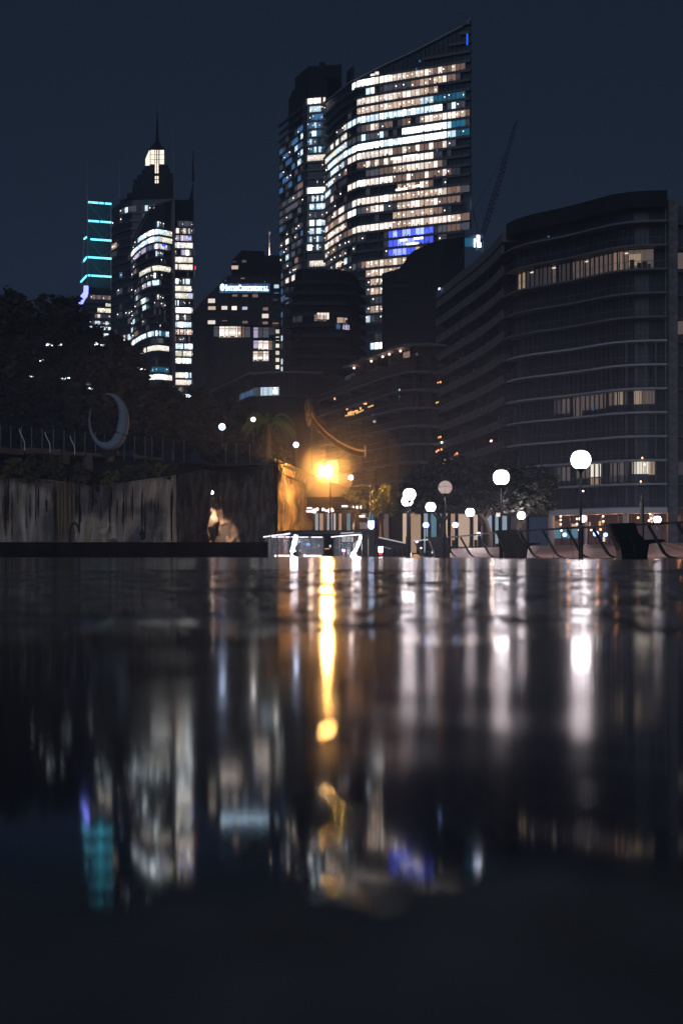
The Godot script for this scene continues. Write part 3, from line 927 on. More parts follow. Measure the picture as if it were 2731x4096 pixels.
func hotel() -> void:
	var z := 330.0
	var t := thing("hotel_building", "dark hotel block with sloping shoulders under an illuminated white and blue name sign", "hotel", at(236, HY, z))
	var C := [[191.0, 334.0], [205.0, 331.0], [280.5, 330.0]]
	var c5u := func(x: float) -> float: return 185.0 + x * 0.07655
	var c5v := func(y: float) -> float: return 220.0 + y * 0.07655
	var b := Mesher.new()
	var shoulder := [[191.0, 310.5], [198.8, 301.0], [214.0, 288.0], [221.7, 279.5], [228.0, 274.5], [276.0, 276.0], [280.5, 283.0]]
	var us := [191.0, 198.8, 205.0, 214.0, 221.7, 228.0, 250.0, 276.0, 280.5]
	b.slab(M["facade_stone"], us.map(func(u): return fp(C, u, 0, -0.5)), 0.0, us.map(func(u): return hv(vi(shoulder, u), z)), 30.0)
	commit("wall", t, b)
	var p := Mesher.new()
	p.slab(M["facade_dark"], [fp(C, 229.0, 0, -4), fp(C, 239.4, 0, -4), fp(C, 262.0, 0, -4)], hv(276, z), [hv(256, z), hv(246, z), hv(247.5, z)], 16.0)
	p.slab(M["facade_dark"], [fp(C, 261.0, 0, -4), fp(C, 279.0, 0, -4)], hv(277, z), [hv(258.4, z), hv(259, z)], 16.0)
	commit("roof_plant", t, p)
	var wins := [[300, 1020, 388, 1075, "w"], [300, 1120, 395, 1165, "o"], [475, 1118, 548, 1165, "w"], [607, 1120, 673, 1170, "w"], [745, 1130, 810, 1168, "p"], [1015, 1140, 1080, 1180, "d"], [1003, 1225, 1085, 1280, "w"], [297, 1305, 390, 1352, "y"], [480, 1305, 547, 1316, "d"], [745, 1315, 815, 1348, "d"], [1010, 1325, 1078, 1360, "d"], [1140, 1340, 1218, 1384, "d"],
		[615, 968, 680, 994, "d"], [748, 970, 815, 1000, "d"], [878, 965, 948, 1008, "d"], [605, 590, 690, 638, "o"], [615, 528, 665, 548, "k"], [740, 518, 796, 552, "g"], [725, 750, 775, 766, "d"], [1145, 1030, 1205, 1055, "k"], [1160, 845, 1220, 890, "c"], [1160, 945, 1220, 962, "t"]]
	for w in wins:
		var k := rng.randi() % 3
		pane("window", t, C, c5u.call(w[0]), c5u.call(w[2]), hv(c5v.call(w[3]), z), hv(c5v.call(w[1]), z), 0.12, 0.2, M["win_%s%d" % [w[4], k]])
		pane("window_sill", t, C, c5u.call(w[0] - 6), c5u.call(w[2] + 6), hv(c5v.call(w[3] + 9), z), hv(c5v.call(w[3] + 2), z), 0.3, 0.5, M["facade_stone"])
	# the double-height lounge and the glazed rooms on the right
	for w in [[375, 1380, 430, 1515, "g"], [447, 1385, 515, 1525, "w"], [522, 1385, 568, 1525, "w"], [576, 1385, 658, 1525, "w"], [664, 1388, 682, 1525, "w"], [690, 1388, 725, 1525, "o"], [742, 1390, 768, 1528, "d"], [776, 1395, 846, 1528, "g"],
		[892, 1402, 948, 1535, "p"], [954, 1402, 1010, 1535, "g"], [1018, 1404, 1090, 1535, "g"], [1098, 1404, 1170, 1500, "k"], [892, 1575, 950, 1672, "p"], [956, 1575, 1012, 1690, "w"], [1020, 1578, 1086, 1692, "w"], [1094, 1580, 1132, 1692, "d"], [1138, 1580, 1168, 1692, "k"], [888, 1715, 948, 1840, "w"], [955, 1715, 1012, 1840, "o"], [1020, 1715, 1052, 1838, "w"], [1058, 1715, 1086, 1838, "w"]]:
		var k := rng.randi() % 3
		pane("lounge_window", t, C, c5u.call(w[0]), c5u.call(w[2]), hv(c5v.call(w[3]), z), hv(c5v.call(w[1]), z), 0.12, 0.2, M["win_%s%d" % [w[4], k]])
		pane("window_rail", t, C, c5u.call(w[0]), c5u.call(w[2]), hv(c5v.call(w[1] + 33), z), hv(c5v.call(w[1] + 27), z), 0.2, 0.1, M["mullion"])
		if w[4] == "w" or w[4] == "o":
			pane("ceiling_light", t, C, c5u.call(w[0] + 5), c5u.call(w[2] - 8), hv(c5v.call(w[1] + 95), z), hv(c5v.call(w[1] + 75), z), 0.2, 0.08, M["ceiling_light"])
			pane("furniture", t, C, c5u.call(w[0] + 10), c5u.call(w[2] - 12), hv(c5v.call(w[3]), z), hv(c5v.call(w[3] - 14), z), 0.2, 0.08, M["furniture"])
	for k in 6:
		pane("stair_window", t, C, c5u.call(1181), c5u.call(1226), hv(c5v.call(1480 + 93 * k), z), hv(c5v.call(1432 + 93 * k), z), 0.12, 0.2, M["win_y%d" % (k % 3)])
	band("ledge", t, C, [205.0, 280.5], hv(c5v.call(1382), z), hv(c5v.call(1365), z), 0.6, 0.8, M["facade_dark"])
	band("ledge", t, C, [252.0, 280.5], hv(c5v.call(1570), z), hv(c5v.call(1540), z), 0.6, 0.8, M["facade_dark"])
	# small lamps that light the sign from above
	for x in [[528, 787], [1040, 808], [603, 828], [697, 828], [815, 835], [918, 840]]:
		pane("spotlight", t, C, c5u.call(x[0] - 5), c5u.call(x[0] + 5), hv(c5v.call(x[1] + 6), z), hv(c5v.call(x[1] - 6), z), 0.6, 0.3, M["win_b2"] if x[0] == 528 or x[0] == 1040 else M["win_d2"])
	sign_letters(C, z)

func sign_letters(C: Array, z: float) -> void:
	var t := thing("hotel_sign", "illuminated white hotel name sign with oval emblem on the dark hotel front", "sign", fp(C, 244, hv(287.5, z), 0.5))
	var font := SystemFont.new()
	font.font_names = PackedStringArray(["Droid Serif"])
	font.font_weight = 700
	var x := 225.2
	pane("halo_panel", t, C, 219.0, 269.5, hv(292.6, z), hv(283.4, z), 0.15, 0.1, M["sign_halo"])  # added glowing panel, makes the halo round the letters
	var glyphs := []
	var total := 0.0
	for part in [["I", 1.0], ["NTER", 0.78], ["C", 1.0], ["ONTINENTAL", 0.78]]:
		for ch in part[0]:
			var tm := TextMesh.new()
			tm.text = ch
			tm.font = font
			tm.font_size = 64
			tm.pixel_size = 1.0 / 64.0
			tm.depth = 0.12
			var bb := tm.get_aabb()
			var s: float = px(5.6, z) * part[1] / bb.size.y
			glyphs.append([tm, bb, s])
			total += bb.size.x * s
	var squeeze := px(43.0 - 0.34 * (glyphs.size() - 1), z) / total
	for q in glyphs:
		var bb: AABB = q[1]
		var s: float = q[2]
		var wide: float = bb.size.x * s * squeeze
		var o := put("letter", t, q[0], Vector3.ZERO, M["sign_white"])
		var v0 := lerpf(290.2, 291.0, (x - 225.0) / 45.0)
		var c := fp(C, x + wide / px(1, z) / 2, hv(v0, z) - bb.position.y * s, 0.35)
		o.global_transform = Transform3D(Basis.from_scale(Vector3(s * squeeze, s, 1)), c - Vector3((bb.position.x + bb.size.x / 2) * s * squeeze, 0, 0))
		x += wide / px(1, z) + 0.34
	var e := Mesher.new()
	var pts := []
	var rad := []
	for i in 17:
		var a := TAU * i / 16
		pts.append(fp(C, 222.4 + 1.75 * cos(a), hv(287.1 - 3.1 * sin(a), z), 0.5))
		rad.append(0.085)
	e.tube(M["sign_white"], pts, rad, 6, false)
	for du in [-0.6, 0.6]: e.bar(M["sign_white"], fp(C, 222.4 + du, hv(289.0, z), 0.5), fp(C, 222.4 + du, hv(285.2, z), 0.5), 0.09)
	commit("emblem", t, e)
	for k in 3:
		var o := OmniLight3D.new()
		o.name = numbered(t, "sign_light")
		o.light_color = Color(0.45, 0.75, 1.0)
		o.light_energy = 0.3
		o.light_size = 0.4
		o.omni_range = 40.0
		o.omni_attenuation = 2.0
		o.shadow_enabled = true
		t.add_child(o)
		o.global_position = fp(C, 230.0 + 15.0 * k, hv(288, z), 1.2)

func lit_spire() -> void:
	var z := 420.0
	var t := thing("communications_mast", "slender floodlit white mast with a flared head above the hotel roof", "mast", at(269, 262, z))
	var b := Mesher.new()
	var w := px(1.0, z)
	b.lathe(M["white_metal"], at(269, 258, z), [Vector2(1.35 * w, 0), Vector2(1.0 * w, 4 * w), Vector2(0.6 * w, 9 * w), Vector2(0.42 * w, 15 * w), Vector2(0.34 * w, 22 * w), Vector2(0.5 * w, 23.4 * w), Vector2(1.4 * w, 25.6 * w), Vector2(1.4 * w, 26.4 * w), Vector2(0, 26.5 * w)], 12)
	commit("shaft", t, b)
	var p := Mesher.new()
	p.slab(M["facade_dark"], [at(261.5, HY, z - 4), at(279.5, HY, z - 4)], 0.0, [hv(258.2, z), hv(258.2, z)], 14.0)
	commit("roof_block", t, p)
	for x in [[265.2, 256.8], [270.8, 256.6], [275.2, 257.0]]:
		var c := at(x[0], x[1], z - 2.2)
		var s := SphereMesh.new()
		s.radius = 0.22
		s.height = 0.44
		put("floodlight", t, s, c, M["bulb_pink"])
		var o := OmniLight3D.new()
		o.name = numbered(t, "mast_light")
		o.light_color = Color(1.0, 0.82, 0.7)
		o.light_energy = 40.0
		o.light_size = 0.2
		o.omni_range = 60.0
		o.omni_attenuation = 2.0
		o.shadow_enabled = true
		t.add_child(o)
		o.global_position = c

func dark_blocks() -> void:
	# a dark residential block with curved bays in front of the tower
	var z := 300.0
	var t := thing("apartment_tower", "dark apartment block of faint curved bays with one warm lit storey before the tower", "apartment block", at(323, HY, z))
	var C := [[280.0, 312.0], [289.0, 303.0], [300.0, 300.0], [340.0, 300.0], [352.0, 302.0], [361.5, 312.0]]
	var us := [280.0, 284.0, 289.0, 294.0, 300.0, 320.0, 340.0, 346.0, 352.0, 357.0, 361.5]
	var tops := [[280.0, 300.0], [289.5, 300.0], [290.0, 268.0], [361.5, 270.0]]
	var b := Mesher.new()
	b.slab(M["facade_dark"], us.map(func(u): return fp(C, u, 0, -0.5)), 0.0, us.map(func(u): return hv(vi(tops, u), z)), 30.0)
	b.slab(M["facade_dark"], [fp(C, 297, 0, -6), fp(C, 318, 0, -6)], hv(270, z), [hv(262, z), hv(260.5, z)], 14.0)
	commit("wall", t, b)
	var ul := us.slice(2)
	for k in 11:
		var v := 281.0 + 10.6 * k
		band("bay_parapet", t, C, ul, hv(v + 3.5, z), hv(v, z), 0.9, 1.2, M["facade_stone"])
	for w in [[304.5, 313.3, 316.0, 322.3, "o"], [313.9, 320.8, 315.3, 321.5, "d"], [321.4, 326.0, 316.0, 321.8, "d"], [335.5, 345.0, 318.0, 324.0, "o"], [316.8, 323.0, 313.5, 319.8, "w"], [323.4, 328.6, 313.5, 319.8, "w"], [335.8, 339.6, 325.0, 329.6, "b"], [340.2, 342.0, 325.0, 329.6, "p"], [342.5, 346.0, 325.0, 329.6, "p"], [295.0, 304.0, 316.0, 322.0, "k"]]:
		if w[0] > 304 and w[1] < 314: continue
		var m: Material = M["win_%s%d" % [w[4], 1 if w[4] != "o" else 0]]
		pane("lit_window", t, C, w[0], w[1], hv(w[3], z), hv(w[2], z), 0.98, 0.3, m)
		pane("window_bar", t, C, (w[0] + w[1]) / 2 - 0.25, (w[0] + w[1]) / 2 + 0.25, hv(w[3], z), hv(w[2], z), 1.05, 0.1, M["mullion"])
	for x in [[317.8, 321.5], [321.0, 322.4], [325.6, 322.2], [342.0, 322.0]]:
		pane("balcony_shrub", t, C, x[0], x[0] + 1.6, hv(x[1] + 1.5, z), hv(x[1] - 1.5, z), 1.2, 0.3, M["furniture"])
	for w in [[330.5, 331.3, 257.6, "c"], [356.0, 357.3, 265.5, "c"], [340.0, 343.0, 258.0, "g"]]:
		pane("roof_light", t, C, w[0], w[1], hv(w[2] + 1.2 + 8, z), hv(w[2] + 8, z), -1.0, 0.3, M["win_%s1" % w[3]])
	# the windowless dark block on its right
	z = 285.0
	var g := thing("dark_building", "unlit black block with a stepped top to the right of the orange lit storeys", "building", at(410, HY, z))
	var D := [[381.3, 286.0], [440.0, 282.0], [464.0, 284.0]]
	var gb := Mesher.new()
	var gt := [[381.3, 272.5], [399.0, 268.5], [412.0, 252.5], [427.0, 246.5], [442.0, 242.5], [464.0, 237.5]]
	var gu := [381.3, 390.0, 399.0, 405.5, 412.0, 419.0, 427.0, 434.0, 442.0, 452.0, 464.0]
	gb.slab(M["facade_dark"], gu.map(func(u): return fp(D, u, 0, 0)), 0.0, gu.map(func(u): return hv(vi(gt, u), z)), 26.0)
	commit("wall", g, gb)
	for k in 9:
		var v := 276.0 + 9.6 * k
		band("storey_band", g, D, [381.3, 410.0, 450.0], hv(v + 0.7, z), hv(v, z), 0.12, 0.3, M["facade_stone"])
	var rl := Mesher.new()
	for i in 9:
		rl.bar(M["iron"], fp(D, 443.0 + 1.8 * i, hv(243.5 - 0.35 * i, z), -0.5), fp(D, 443.0 + 1.8 * i, hv(239.2 - 0.35 * i, z), -0.5), 0.12)
	rl.bar(M["iron"], fp(D, 443.0, hv(239.2, z), -0.5), fp(D, 457.4, hv(236.4, z), -0.5), 0.12)
	commit("roof_railing", g, rl, "stuff")

func roofed_wing() -> void:
	var z := 290.0
	var t := thing("terminal_building", "low dark building with a long pale roof edge and a bluish lit glass gallery", "building", at(260, HY, z))
	var C := [[206.0, 332.0], [252.0, 292.0], [296.0, 290.0], [322.0, 291.0]]
	var us := [206.0, 218.0, 230.0, 242.0, 252.0, 274.0, 296.0, 322.0]
	var b := Mesher.new()
	var tops := us.map(func(u): return hv(372.5, 291))
	b.slab(M["facade_dark"], us.map(func(u): return fp(C, u, 0, -1.2)), 0.0, tops, 24.0)
	commit("wall", t, b)
	band("roof_edge", t, C, us, hv(373.6, 291), hv(371.6, 291), 0.6, 2.0, M["slab_edge_dim"])
	band("gallery_floor", t, C, us, hv(397.5, 291), hv(395.5, 291), 0.5, 1.6, M["facade_stone"])
	for i in 9:
		var u := 239.0 + 1.55 * i
		pane("gallery_window", t, C, u, u + 1.25, hv(395.3, 291), hv(388.5, 291), 0.0, 0.2, M["win_%s1" % ("g" if i % 3 == 0 else "b")])
	for w in [[253.2, 260.0, "g"], [260.4, 266.5, "c"], [267.0, 272.0, "c"], [272.4, 278.6, "c"]]:
		pane("gallery_window", t, C, w[0], w[1], hv(395.3, 291), hv(387.0, 291), 0.0, 0.2, M["win_%s0" % w[2]])
	for l in [[274.8, 391.8, 2.0], [274.6, 388.4, 0.9]]:
		pane("ceiling_light", t, C, l[0] - l[2], l[0] + l[2], hv(l[1] + l[2] * 0.8, 291), hv(l[1] - l[2] * 0.8, 291), 0.12, 0.1, M["ceiling_light"])
	for i in 5:
		pane("gallery_window", t, C, 238.0 - 2.0 * i, 237.0 - 2.0 * i, hv(402.0, 291), hv(399.0, 291), 0.0, 0.2, M["win_g1"])
	var col := Mesher.new()
	for i in 14: col.bar(M["mullion"], fp(C, 232.0 + 5.2 * i, hv(396, 291), 0.3), fp(C, 232.0 + 5.2 * i, hv(373, 291), 0.3), 0.1)
	commit("gallery_posts", t, col, "stuff")

func terrace_block() -> void:
	# the mid-rise with long balconies that runs back between the wing and the curved apartment house
	var t := thing("apartment_block", "long mid-rise with balcony bands and a lit flying roof left of the curved apartment house", "apartment block", at(380, HY, 250))
	var C := [[288.0, 322.0], [320.0, 296.0], [353.0, 274.0], [395.0, 252.0], [412.0, 246.0], [424.0, 245.5], [441.0, 247.0]]
	var us := [288.0, 304.0, 320.0, 336.0, 353.0, 366.0, 380.0, 395.0, 403.0, 412.0, 418.0, 424.0, 432.0, 441.0]
	var b := Mesher.new()
	var y_top := hv(356.0, 246)
	b.slab(M["facade_dark"], us.map(func(u): return fp(C, u, 0, -1.5)), 0.0, us.map(func(u): return y_top if u > 350 else y_top - 6.0), 20.0)
	commit("wall", t, b)
	# flying roof with lamps beneath
	var y_roof := hv(347.6, 246)
	var ru := us.slice(4)
	band("flying_roof", t, C, ru, y_roof, y_roof + 0.45, 2.2, 6.0, M["render_pale"])
	for w in [[359.5, 367.5], [377.0, 352.6], [395.0, 354.5], [388.4, 350.3], [406.0, 345.8]]:
		var c := fp(C, w[0], y_roof - 0.35, 1.2)
		var s := SphereMesh.new()
		s.radius = 0.2
		s.height = 0.4
		put("roof_lamp", t, s, c, M["bulb_pink"])
		var o := OmniLight3D.new()
		o.name = numbered(t, "roof_light")
		o.light_color = Color(1.0, 0.78, 0.68)
		o.light_energy = 1.6
		o.light_size = 0.15
		o.omni_range = 30.0
		o.omni_attenuation = 2.0
		o.shadow_enabled = true
		t.add_child(o)
		o.global_position = c
	for u in [367.0, 380.0, 391.0, 400.0, 412.0, 420.0, 428.0]:
		bar("roof_post", t, fp(C, u, y_top - 0.2, 0.4), fp(C, u, y_roof, 0.4), 0.3, M["facade_stone"])
	# balcony bands, storey by storey
	for k in 8:
		var y := y_top - 3.1 * (k + 1)
		band("balcony_slab", t, C, us, y, y + 0.35, 1.6, 3.0, M["slab_edge_dim"])
		var rl := Mesher.new()
		for i in us.size() - 1:
			rl.bar(M["iron"], fp(C, us[i], y + 1.35, 1.5), fp(C, us[i + 1], y + 1.35, 1.5), 0.08)
		for i in 62:
			var u := lerpf(289.0, 440.5, i / 61.0)
			rl.bar(M["iron"], fp(C, u, y + 0.35, 1.5), fp(C, u, y + 1.35, 1.5), 0.06)
		commit("balcony_railing", t, rl, "stuff")
		for i in 12:
			var u := 292.0 + 12.3 * i + rng.randf() * 3.0
			pane("blade_wall", t, C, u, u + 0.5, y + 0.3, y + 3.1, 1.0, 2.4, M["facade_stone"])
	# lit rooms on the balconies
	for w in [[347.0, 350.0, 383.6, 388.8, "c"], [350.4, 354.2, 384.0, 388.8, "c"], [340.0, 349.0, 376.5, 380.0, "k"], [386.2, 389.0, 391.8, 401.0, "g"], [389.4, 392.8, 391.3, 397.5, "c"], [393.2, 396.6, 389.0, 397.0, "c"], [389.4, 396.6, 398.2, 402.0, "g"], [342.4, 346.2, 411.0, 416.0, "O"], [380.0, 384.0, 396.0, 401.0, "k"],
		[363.5, 364.2, 415.0, 424.0, "O"], [367.5, 369.0, 414.0, 422.5, "p"], [370.5, 372.0, 413.5, 422.0, "g"], [308.5, 309.6, 433.0, 437.0, "O"], [398.0, 404.0, 352.5, 358.0, "d"], [414.0, 416.0, 352.0, 358.5, "g"]]:
		pane("lit_window", t, C, w[0], w[1], hv(w[3], fz(C, w[0])), hv(w[2], fz(C, w[0])), -0.9, 0.3, M["win_%s1" % w[4]])
	# rows of small candle-like lamps along two balconies
	for w in [[352.5, 409.2], [354.0, 413.5], [356.3, 413.0], [358.5, 412.4], [360.8, 411.6], [362.6, 411.2], [366.0, 408.6], [369.8, 403.6], [371.5, 403.8], [340.0, 399.0], [312.0, 431.8], [309.0, 430.0]]:
		var s := SphereMesh.new()
		s.radius = 0.17
		s.height = 0.46
		put("balcony_lamp", t, s, fp(C, w[0], hv(w[1], fz(C, w[0])), 1.2), M["fairy_orange"])
	for w in [[353.0, 416.0, 361.5, 414.4], [364.0, 413.6, 371.0, 410.2], [376.0, 407.5, 381.0, 405.6]]:
		bar("balcony_strip_light", t, fp(C, w[0], hv(w[1], fz(C, w[0])), 1.62), fp(C, w[2], hv(w[3], fz(C, w[2])), 1.62), 0.22, M["win_O0"])

func apartments() -> void:
	var t := thing("apartment_house", "large curved apartment house with dark wavy glass front and thin pale slab edges", "apartment house", at(580, HY, 195))
	var C := [[440.0, 250.0], [452.0, 241.5], [465.0, 232.5], [478.0, 224.5], [488.0, 218.0], [497.0, 212.0], [503.0, 207.5], [507.5, 204.0], [514.0, 201.5], [522.0, 199.8], [535.0, 197.6], [555.0, 195.2], [575.0, 192.6], [595.0, 189.6], [612.0, 187.2], [630.0, 185.8], [648.0, 185.2], [666.0, 185.0]]
	var us := []
	for c in C: us.append(c[0])
	var st := 3.1
	var y0 := hv(507.8, 185)          # first slab above the street
	var n := 13
	var roof_y := hv(193.0, 185)
	var b := Mesher.new()
	var tops := us.map(func(u): return roof_y - (0.0 if u > 507 else 1.2))
	b.slab(M["facade_glass"], us.map(func(u): return fp(C, u, 0, -1.6)), y0, tops, 18.0)
	commit("glass_wall", t, b)
	var front := us.filter(func(u): return u >= 507.0)
	var side := us.filter(func(u): return u <= 508.0)
	band("roof_fascia", t, C, front, roof_y - 1.8, roof_y + 0.3, 0.3, 2.4, M["facade_dark"])
	band("roof_fascia", t, C, side, roof_y - 2.2, roof_y - 0.9, 0.9, 3.0, M["slab_edge_dim"])
	for k in n + 1:
		var y := y0 + (hv(221, 185) - y0) / 12.0 * k
		if y > roof_y - 1.0: break
		band("slab_edge", t, C, front, y - 0.13, y + 0.13, 0.35, 2.4, M["slab_edge"] if k < 8 else M["slab_edge_dim"])  # lower edges paler: light of the lamps put into the colour
		band("balcony_parapet", t, C, side, y - 0.2, y + 1.05, 0.9, 0.3, M["render_pale"])
		band("balcony_floor", t, C, side, y - 0.35, y - 0.19, 0.85, 3.2, M["facade_dark"])
		# mid-height glass rail in front of each storey
		if k < 12:
			var rl := Mesher.new()
			for i in front.size() - 1:
				rl.bar(M["slab_edge_dim"], fp(C, front[i], y + 1.05, 0.3), fp(C, front[i + 1], y + 1.05, 0.3), 0.06)
			for i in 24:
				var u := 510.0 + 6.4 * i
				rl.bar(M["mullion"], fp(C, u, y + 0.15, 0.3), fp(C, u, y + 1.05, 0.3), 0.05)
			commit("balcony_rail", t, rl, "stuff")
			var mu := Mesher.new()
			for i in 34:
				var u := 509.5 + 4.6 * i
				pane_in(mu, C, u - 0.16, u + 0.16, y + 0.13, y + 2.95, -1.0, 0.25, M["mullion"])
			commit("mullion", t, mu, "stuff")
			for i in 5:
				var u := 448.0 + 12.5 * i + rng.randf() * 3.0
				pane("blade_wall", t, C, u, u + 0.9, y - 0.1, y + 2.8, 0.2, 1.8, M["facade_stone"])
	var fy := func(v: float) -> float: return hv(v, 185)
	# third storey from the top is lit along its whole length
	var top_lit := [[509.5, 512.5, "y"], [513.0, 515.5, "y"], [519.0, 524.0, "g"], [525.0, 529.0, "g"], [530.5, 537.5, "g"], [539.0, 543.5, "g"], [545.0, 548.5, "d"], [552.5, 562.0, "g"], [566.0, 575.0, "d"], [576.5, 582.0, "d"], [583.5, 588.0, "d"], [589.0, 594.5, "d"], [596.0, 602.5, "d"], [604.5, 611.5, "o"], [612.0, 617.0, "o"], [618.0, 622.5, "d"]]
	for w in top_lit:
		pane("lit_window", t, C, w[0], w[1], fy.call(268.0), fy.call(247.0), -1.25, 0.25, M["room_dim"] if w[2] == "d" else M["room_faint"] if w[2] == "g" else M["room_warm"] if w[2] == "y" else M["win_d2"])
	for u in [524.5, 548.0, 579.2, 622.0]:
		pane("ceiling_light", t, C, u - 1.6, u + 1.6, fy.call(250.0), fy.call(248.9), -1.1, 0.2, M["win_w0"])
	# the open terrace room on the corner
	pane("lit_room", t, C, 627.0, 652.0, fy.call(268.0), fy.call(247.0), -2.2 + 1.3, 0.2, M["room_dim"])
	pane("lit_room", t, C, 627.0, 639.0, fy.call(263.0), fy.call(251.5), -0.8, 0.1, M["room_warm"])
	pane("ceiling", t, C, 625.5, 655.0, fy.call(247.4), fy.call(246.0), 0.3, 1.2, M["render_pale"])
	for f in [[628.5, 632.5, 258.0], [636.0, 640.5, 261.5], [641.0, 646.0, 260.5], [647.0, 650.0, 263.0]]:
		pane("terrace_plant", t, C, f[0], f[1], fy.call(268.2), fy.call(f[2]), -0.2, 0.4, M["furniture"])
	# two more storeys with lamps on behind blinds
	for w in [[548.0, 554.0, 390.0, 405.0, "g"], [554.8, 562.0, 390.0, 405.0, "d"], [566.5, 574.0, 389.5, 411.0, "d"], [574.8, 582.0, 389.5, 404.0, "d"], [583.0, 590.0, 389.0, 404.0, "d"], [591.0, 597.0, 389.0, 404.0, "d"], [601.5, 609.0, 388.5, 402.0, "d"], [609.8, 617.0, 388.5, 402.0, "y"], [618.0, 622.0, 388.5, 402.0, "g"], [632.5, 640.0, 389.0, 403.0, "y"], [641.0, 648.0, 389.0, 403.0, "d"], [649.0, 655.0, 389.0, 403.0, "d"],
		[548.5, 554.5, 462.0, 476.5, "g"], [555.5, 563.5, 462.0, 476.5, "d"], [569.5, 581.0, 461.5, 475.0, "d"], [582.0, 585.5, 461.0, 474.0, "Y"], [586.0, 592.0, 461.0, 474.0, "Y"], [582.0, 591.5, 475.5, 482.0, "y"], [603.0, 609.0, 460.5, 474.0, "d"], [610.0, 617.0, 460.5, 474.0, "d"], [603.0, 616.5, 475.0, 480.5, "g"], [619.0, 624.0, 460.0, 474.0, "g"], [629.0, 631.5, 460.5, 473.0, "y"], [633.0, 640.5, 460.5, 473.0, "Y"], [641.2, 648.0, 460.5, 473.0, "Y"], [648.6, 655.0, 460.5, 474.0, "y"]]:
		var m: Material = {"g": M["room_faint"], "d": M["room_dim"], "y": M["room_warm"], "Y": M["win_y1"]}[w[4]]
		pane("lit_window", t, C, w[0], w[1], fy.call(w[3]), fy.call(w[2]), -1.25, 0.25, m)
	pane("blue_lamp", t, C, 586.5, 587.3, fy.call(406.0), fy.call(398.0), -1.0, 0.2, M["win_b2"])
	for l in [[644.0, 464.5, "ceiling_light"], [641.5, 457.8, "bulb_warm"], [640.0, 481.5, "bulb_warm"], [584.5, 489.0, "bulb_pink"], [549.5, 218.3, "win_b2"], [498.5, 441.0, "bulb_warm"], [448.0, 442.5, "bulb_pink"], [445.5, 277.0 + 12, "lamp_bluer"]]:
		pane("small_lamp", t, C, l[0] - 0.55, l[0] + 0.55, fy.call(l[1] + 0.7) if l[0] > 507 else hv(l[1] + 0.8, fz(C, l[0])), fy.call(l[1] - 0.7) if l[0] > 507 else hv(l[1] - 0.8, fz(C, l[0])), 0.5 if l[0] > 507 else 1.3, 0.15, M[l[2]])
	# candle lamps on the left balconies
	for w in [[441.0, 440.5], [442.5, 439.6], [444.4, 438.4], [447.5, 437.5], [451.5, 447.5], [455.0, 446.8], [457.5, 446.2], [461.5, 443.0], [463.5, 441.5], [442.0, 391.0], [444.0, 390.2], [444.0, 371.0], [446.5, 370.2], [444.5, 425.6], [446.5, 425.0]]:
		var s := SphereMesh.new()
		s.radius = 0.15
		s.height = 0.36
		put("balcony_lamp", t, s, fp(C, w[0], hv(w[1] + 12.0, fz(C, w[0])), 1.2), M["fairy_orange"])
	# pale window frames on the right bays of the lower storeys
	for k: int in [1, 2, 3, 5, 6]:
		var v := 483.0 - 23.85 * k
		if k == 0: v = 483.0
		for u in [626.0, 635.5, 645.0, 654.6, 664.4]:
			pane("window_frame", t, C, u - 0.35, u + 0.35, fy.call(v + 21.5), fy.call(v + 1.0), 0.25, 0.2, M["frame_pale"])
	for u in [626.0, 635.5]: pane("window_frame", t, C, u - 0.35, u + 0.35, fy.call(504.5), fy.call(484.0), 0.25, 0.2, M["frame_pale"])
	# white pier at the right end, and the facade beyond it
	pane("corner_pier", t, C, 667.0, 675.8, 0.0, hv(200, 185), 0.9, 2.6, M["render_pale"])
	var R := [[675.0, 187.0], [720.0, 186.0]]
	var rb := Mesher.new()
	rb.slab(M["facade_glass"], [fp(R, 675.0, 0, -1), fp(R, 720.0, 0, -1)], 0.0, [hv(200, 185), hv(200, 185)], 16.0)
	commit("side_wall", t, rb)
	for k in 13: band("slab_edge", t, R, [676.0, 720.0], hv(221.0 + 23.85 * k, 185) - 0.12, hv(221.0 + 23.85 * k, 185) + 0.12, 0.2, 1.2, M["slab_edge_dim"])
	for w in [[677.0, 682.5, 250.0, 266.0, "room_dim"], [677.0, 683.0, 319.0, 332.0, "room_dim"], [678.0, 690.0, 460.0, 474.0, "room_faint"]]:
		pane("lit_window", t, R, w[0], w[1], hv(w[3], 186), hv(w[2], 186), -0.8, 0.2, M[w[4]])
	# street level: white fascia, columns, and the restaurant behind glass
	band("street_fascia", t, C, [552.0, 575.0, 595.0, 612.0, 630.0, 648.0, 666.0], hv(513.6, 187), hv(508.4, 187), 0.5, 3.0, M["fascia_white"])
	for c in [[545.0, 551.6], [620.6, 626.0], [581.0, 584.0], [666.8, 675.5]]:
		var p := fp(C, (c[0] + c[1]) / 2, 0, -0.5)
		var cy := Mesher.new()
		cy.tube(M["fascia_white"], [Vector3(p.x, 0, p.z), Vector3(p.x, hv(508, 187), p.z)], [px(c[1] - c[0], 187) / 2, px(c[1] - c[0], 187) / 2], 14)
		commit("column", t, cy)
	var back := [[545.0, 205.0], [682.0, 195.0]]
	pane("restaurant_wall", t, back, 546.0, 690.0, 0.0, hv(513.5, 200), 0.0, 0.3, M["red_dark"])
	for u in [552.0, 560.0, 568.0, 576.0, 590.0, 598.0, 607.0, 615.0, 632.0, 642.0, 652.0, 662.0]:
		pane("shopfront_post", t, C, u - 0.3, u + 0.3, 0.2, hv(513.6, 187), -2.0, 0.2, M["mullion"])
